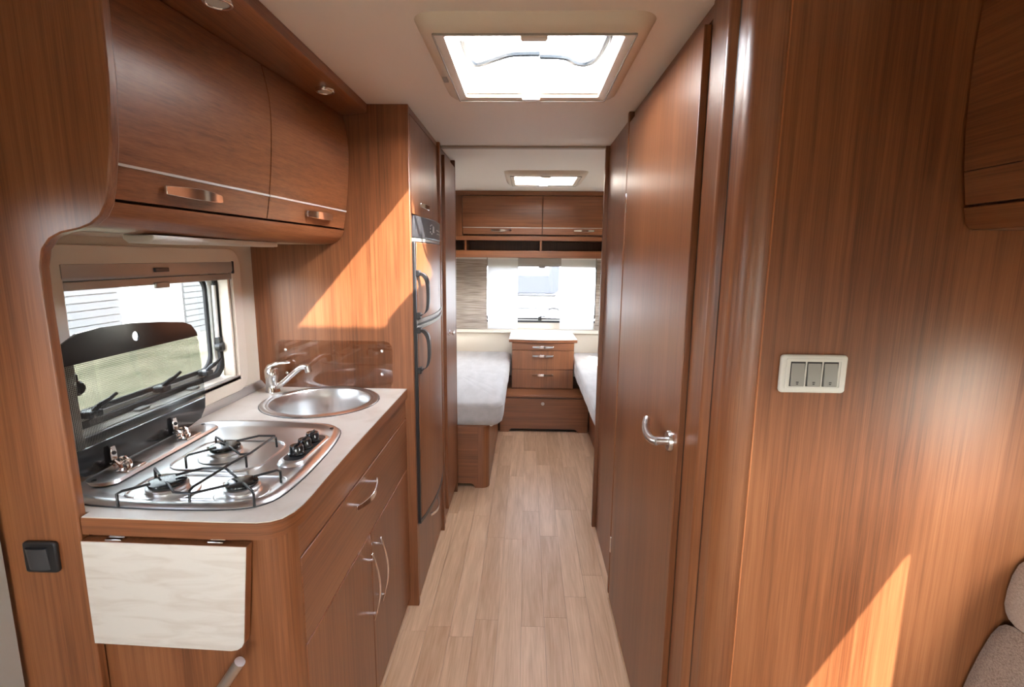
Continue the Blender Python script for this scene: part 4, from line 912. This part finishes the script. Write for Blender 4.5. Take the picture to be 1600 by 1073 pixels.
part('underside', pb(0.785, XR-0.002, -0.9, 0.948, 1.505, 1.5115), 'wood_y', rl)
for a, b in ((-0.898, 0.020), (0.024, 0.944)):
    d = part('door', rfront(a, b, 1.6030, 1.984, 12), 'wood_y', rl)
    part('lower_panel', rfront(a, b, 1.5475, 1.6018, 4), 'wood_y', d)
    bow_handle(d, (0.760, (a+b)/2-0.09, 1.575), (0.760, (a+b)/2+0.09, 1.575), (-1,0,0), (0,0,0), 0.018, 0.018)
# bench with back cushion
bn_ = thing('bench_seat', 'taupe upholstered bench seat at the lower right edge', 'bench', (0.85, 0.2, 0))
part('plinth', pb(0.62, XR-0.004, -1.2, 0.946, 0.0, 0.30), 'wood_y', bn_, 0.002)
part('seat_cushion', loft(BM(), [[(x, y, z) for x, z in rrect(0.58+e, 0.90-e, 0.302+e, 0.452-e, 0.05)] for y, e in ((-1.2, 0.02), (-1.18, 0.004), (0.0, 0), (0.90, 0.004), (0.93, 0.02))]), 'seat', bn_)
bp_ = [(1.108, 0.455), (0.890, 0.455), (0.884, 0.50), (0.892, 0.56), (0.905, 0.62), (0.922, 0.68), (0.940, 0.73), (0.955, 0.752), (1.108, 0.720)]
bq_ = [(1.108, 0.722), (0.956, 0.7535), (0.950, 0.775), (0.951, 0.81), (0.956, 0.845), (0.966, 0.872), (0.985, 0.889), (1.02, 0.897), (1.108, 0.898)]
def cush(prof, y0, y1, e=0.02):
    cx = sum(p[0] for p in prof)/len(prof); cz = sum(p[1] for p in prof)/len(prof)
    R = []
    for y, k in ((y0, 0.86), (y0+e*0.4, 0.95), (y0+e, 1.0), (y1-e, 1.0), (y1-e*0.4, 0.95), (y1, 0.86)): R.append([(cx+(x-cx)*k, y, cz+(z-cz)*k) for x, z in prof])
    return loft(BM(), R)
part('back_cushion', cush(bp_, 0.812, 0.944, 0.03), 'seat', bn_)
part('head_roll', cush(bq_, 0.812, 0.944, 0.03), 'seat2', bn_)
# unseen curtain added at the right-hand window, cut to shape the sun patch
lc = thing('sun_patch_blocker', 'unseen beige curtain added to shape the sun patch', 'curtain', (1.09, 0.0, 0.9))
cu = [(0.84, 1.47), (0.84, 1.418), (0.6835, 1.311), (0.5465, 1.199), (0.470, 1.136), (0.470, 0.905), (-1.36, 0.905), (-1.36, 1.47)]
part('fabric', prism(BM(), cu, 'x', 1.112, 1.115), 'sun_patch_blocker', lc)
part('rail', pb(1.106, 1.117, -1.36, 0.84, 1.4705, 1.482), 'white', lc)

# ------------------------------------------------------------------ outside
GZ = -0.50
struct('ground', pb(-40, 40, -30, 50, GZ-0.2, GZ), 'ground', smooth=False, label='dry grassy ground outside the windows')
sh = thing('outbuilding', 'white building with grey slatted shutters outside the kitchen window', 'building', (-8.3, 10.7, GZ), 'outbuildings')
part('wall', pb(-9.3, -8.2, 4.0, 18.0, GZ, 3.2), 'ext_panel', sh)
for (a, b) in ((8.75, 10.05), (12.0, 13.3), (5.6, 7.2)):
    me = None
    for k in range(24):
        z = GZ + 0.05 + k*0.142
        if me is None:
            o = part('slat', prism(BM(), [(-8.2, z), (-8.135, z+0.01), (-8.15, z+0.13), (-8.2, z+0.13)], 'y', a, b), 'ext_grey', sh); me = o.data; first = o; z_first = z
        else:
            o = bpy.data.objects.new('slat', me); C.objects.link(o); o.parent = sh; o.location = (0, 0, z - z_first)
nc = thing('caravan', 'white neighbouring caravan with a wide grey window behind the rear window', 'caravan', (0.0, 9.6, GZ), 'neighbouring caravans')
part('body', prism(BM(), rrect(-1.3, 1.3, -0.18, 2.2, 0.25, 8), 'y', 8.6, 12.5), 'ext_white', nc, 0.03)
part('window', prism(BM(), rrect(-0.64, 0.545, 0.86, 1.38, 0.09), 'y', 8.56, 8.60), 'ext_glass', nc, 0.01)
part('window_ledge', pb(-0.60, 0.50, 8.54, 8.60, 0.815, 0.85), 'ext_grey', nc, 0.01)
part('trim_line', pb(-1.0, 1.0, 8.585, 8.60, 0.60, 0.615), 'ext_grey', nc)
part('handle', tube(BM(), smooth_path([(0.37, 8.60, 0.565), (0.40, 8.55, 0.60), (0.46, 8.53, 0.63), (0.53, 8.55, 0.60), (0.56, 8.60, 0.565)], 3), 0.010, 8), 'ext_grey', nc)
part('bumper', pb(-1.2, 1.2, 8.50, 8.62, -0.12, 0.06), 'ext_grey', nc, 0.03)
for x in (-1.0, 1.0):
    part('wheel', lathe(BM(), [(0, -0.09), (0.26, -0.09), (0.31, -0.06), (0.31, 0.06), (0.26, 0.09), (0, 0.09)], (x, 10.5, GZ+0.31), 'x', 24), 'rubber', nc)
    part('corner_steady', pb(x*0.9-0.03, x*0.9+0.03, 8.9, 8.96, GZ, -0.15), 'alu', nc)
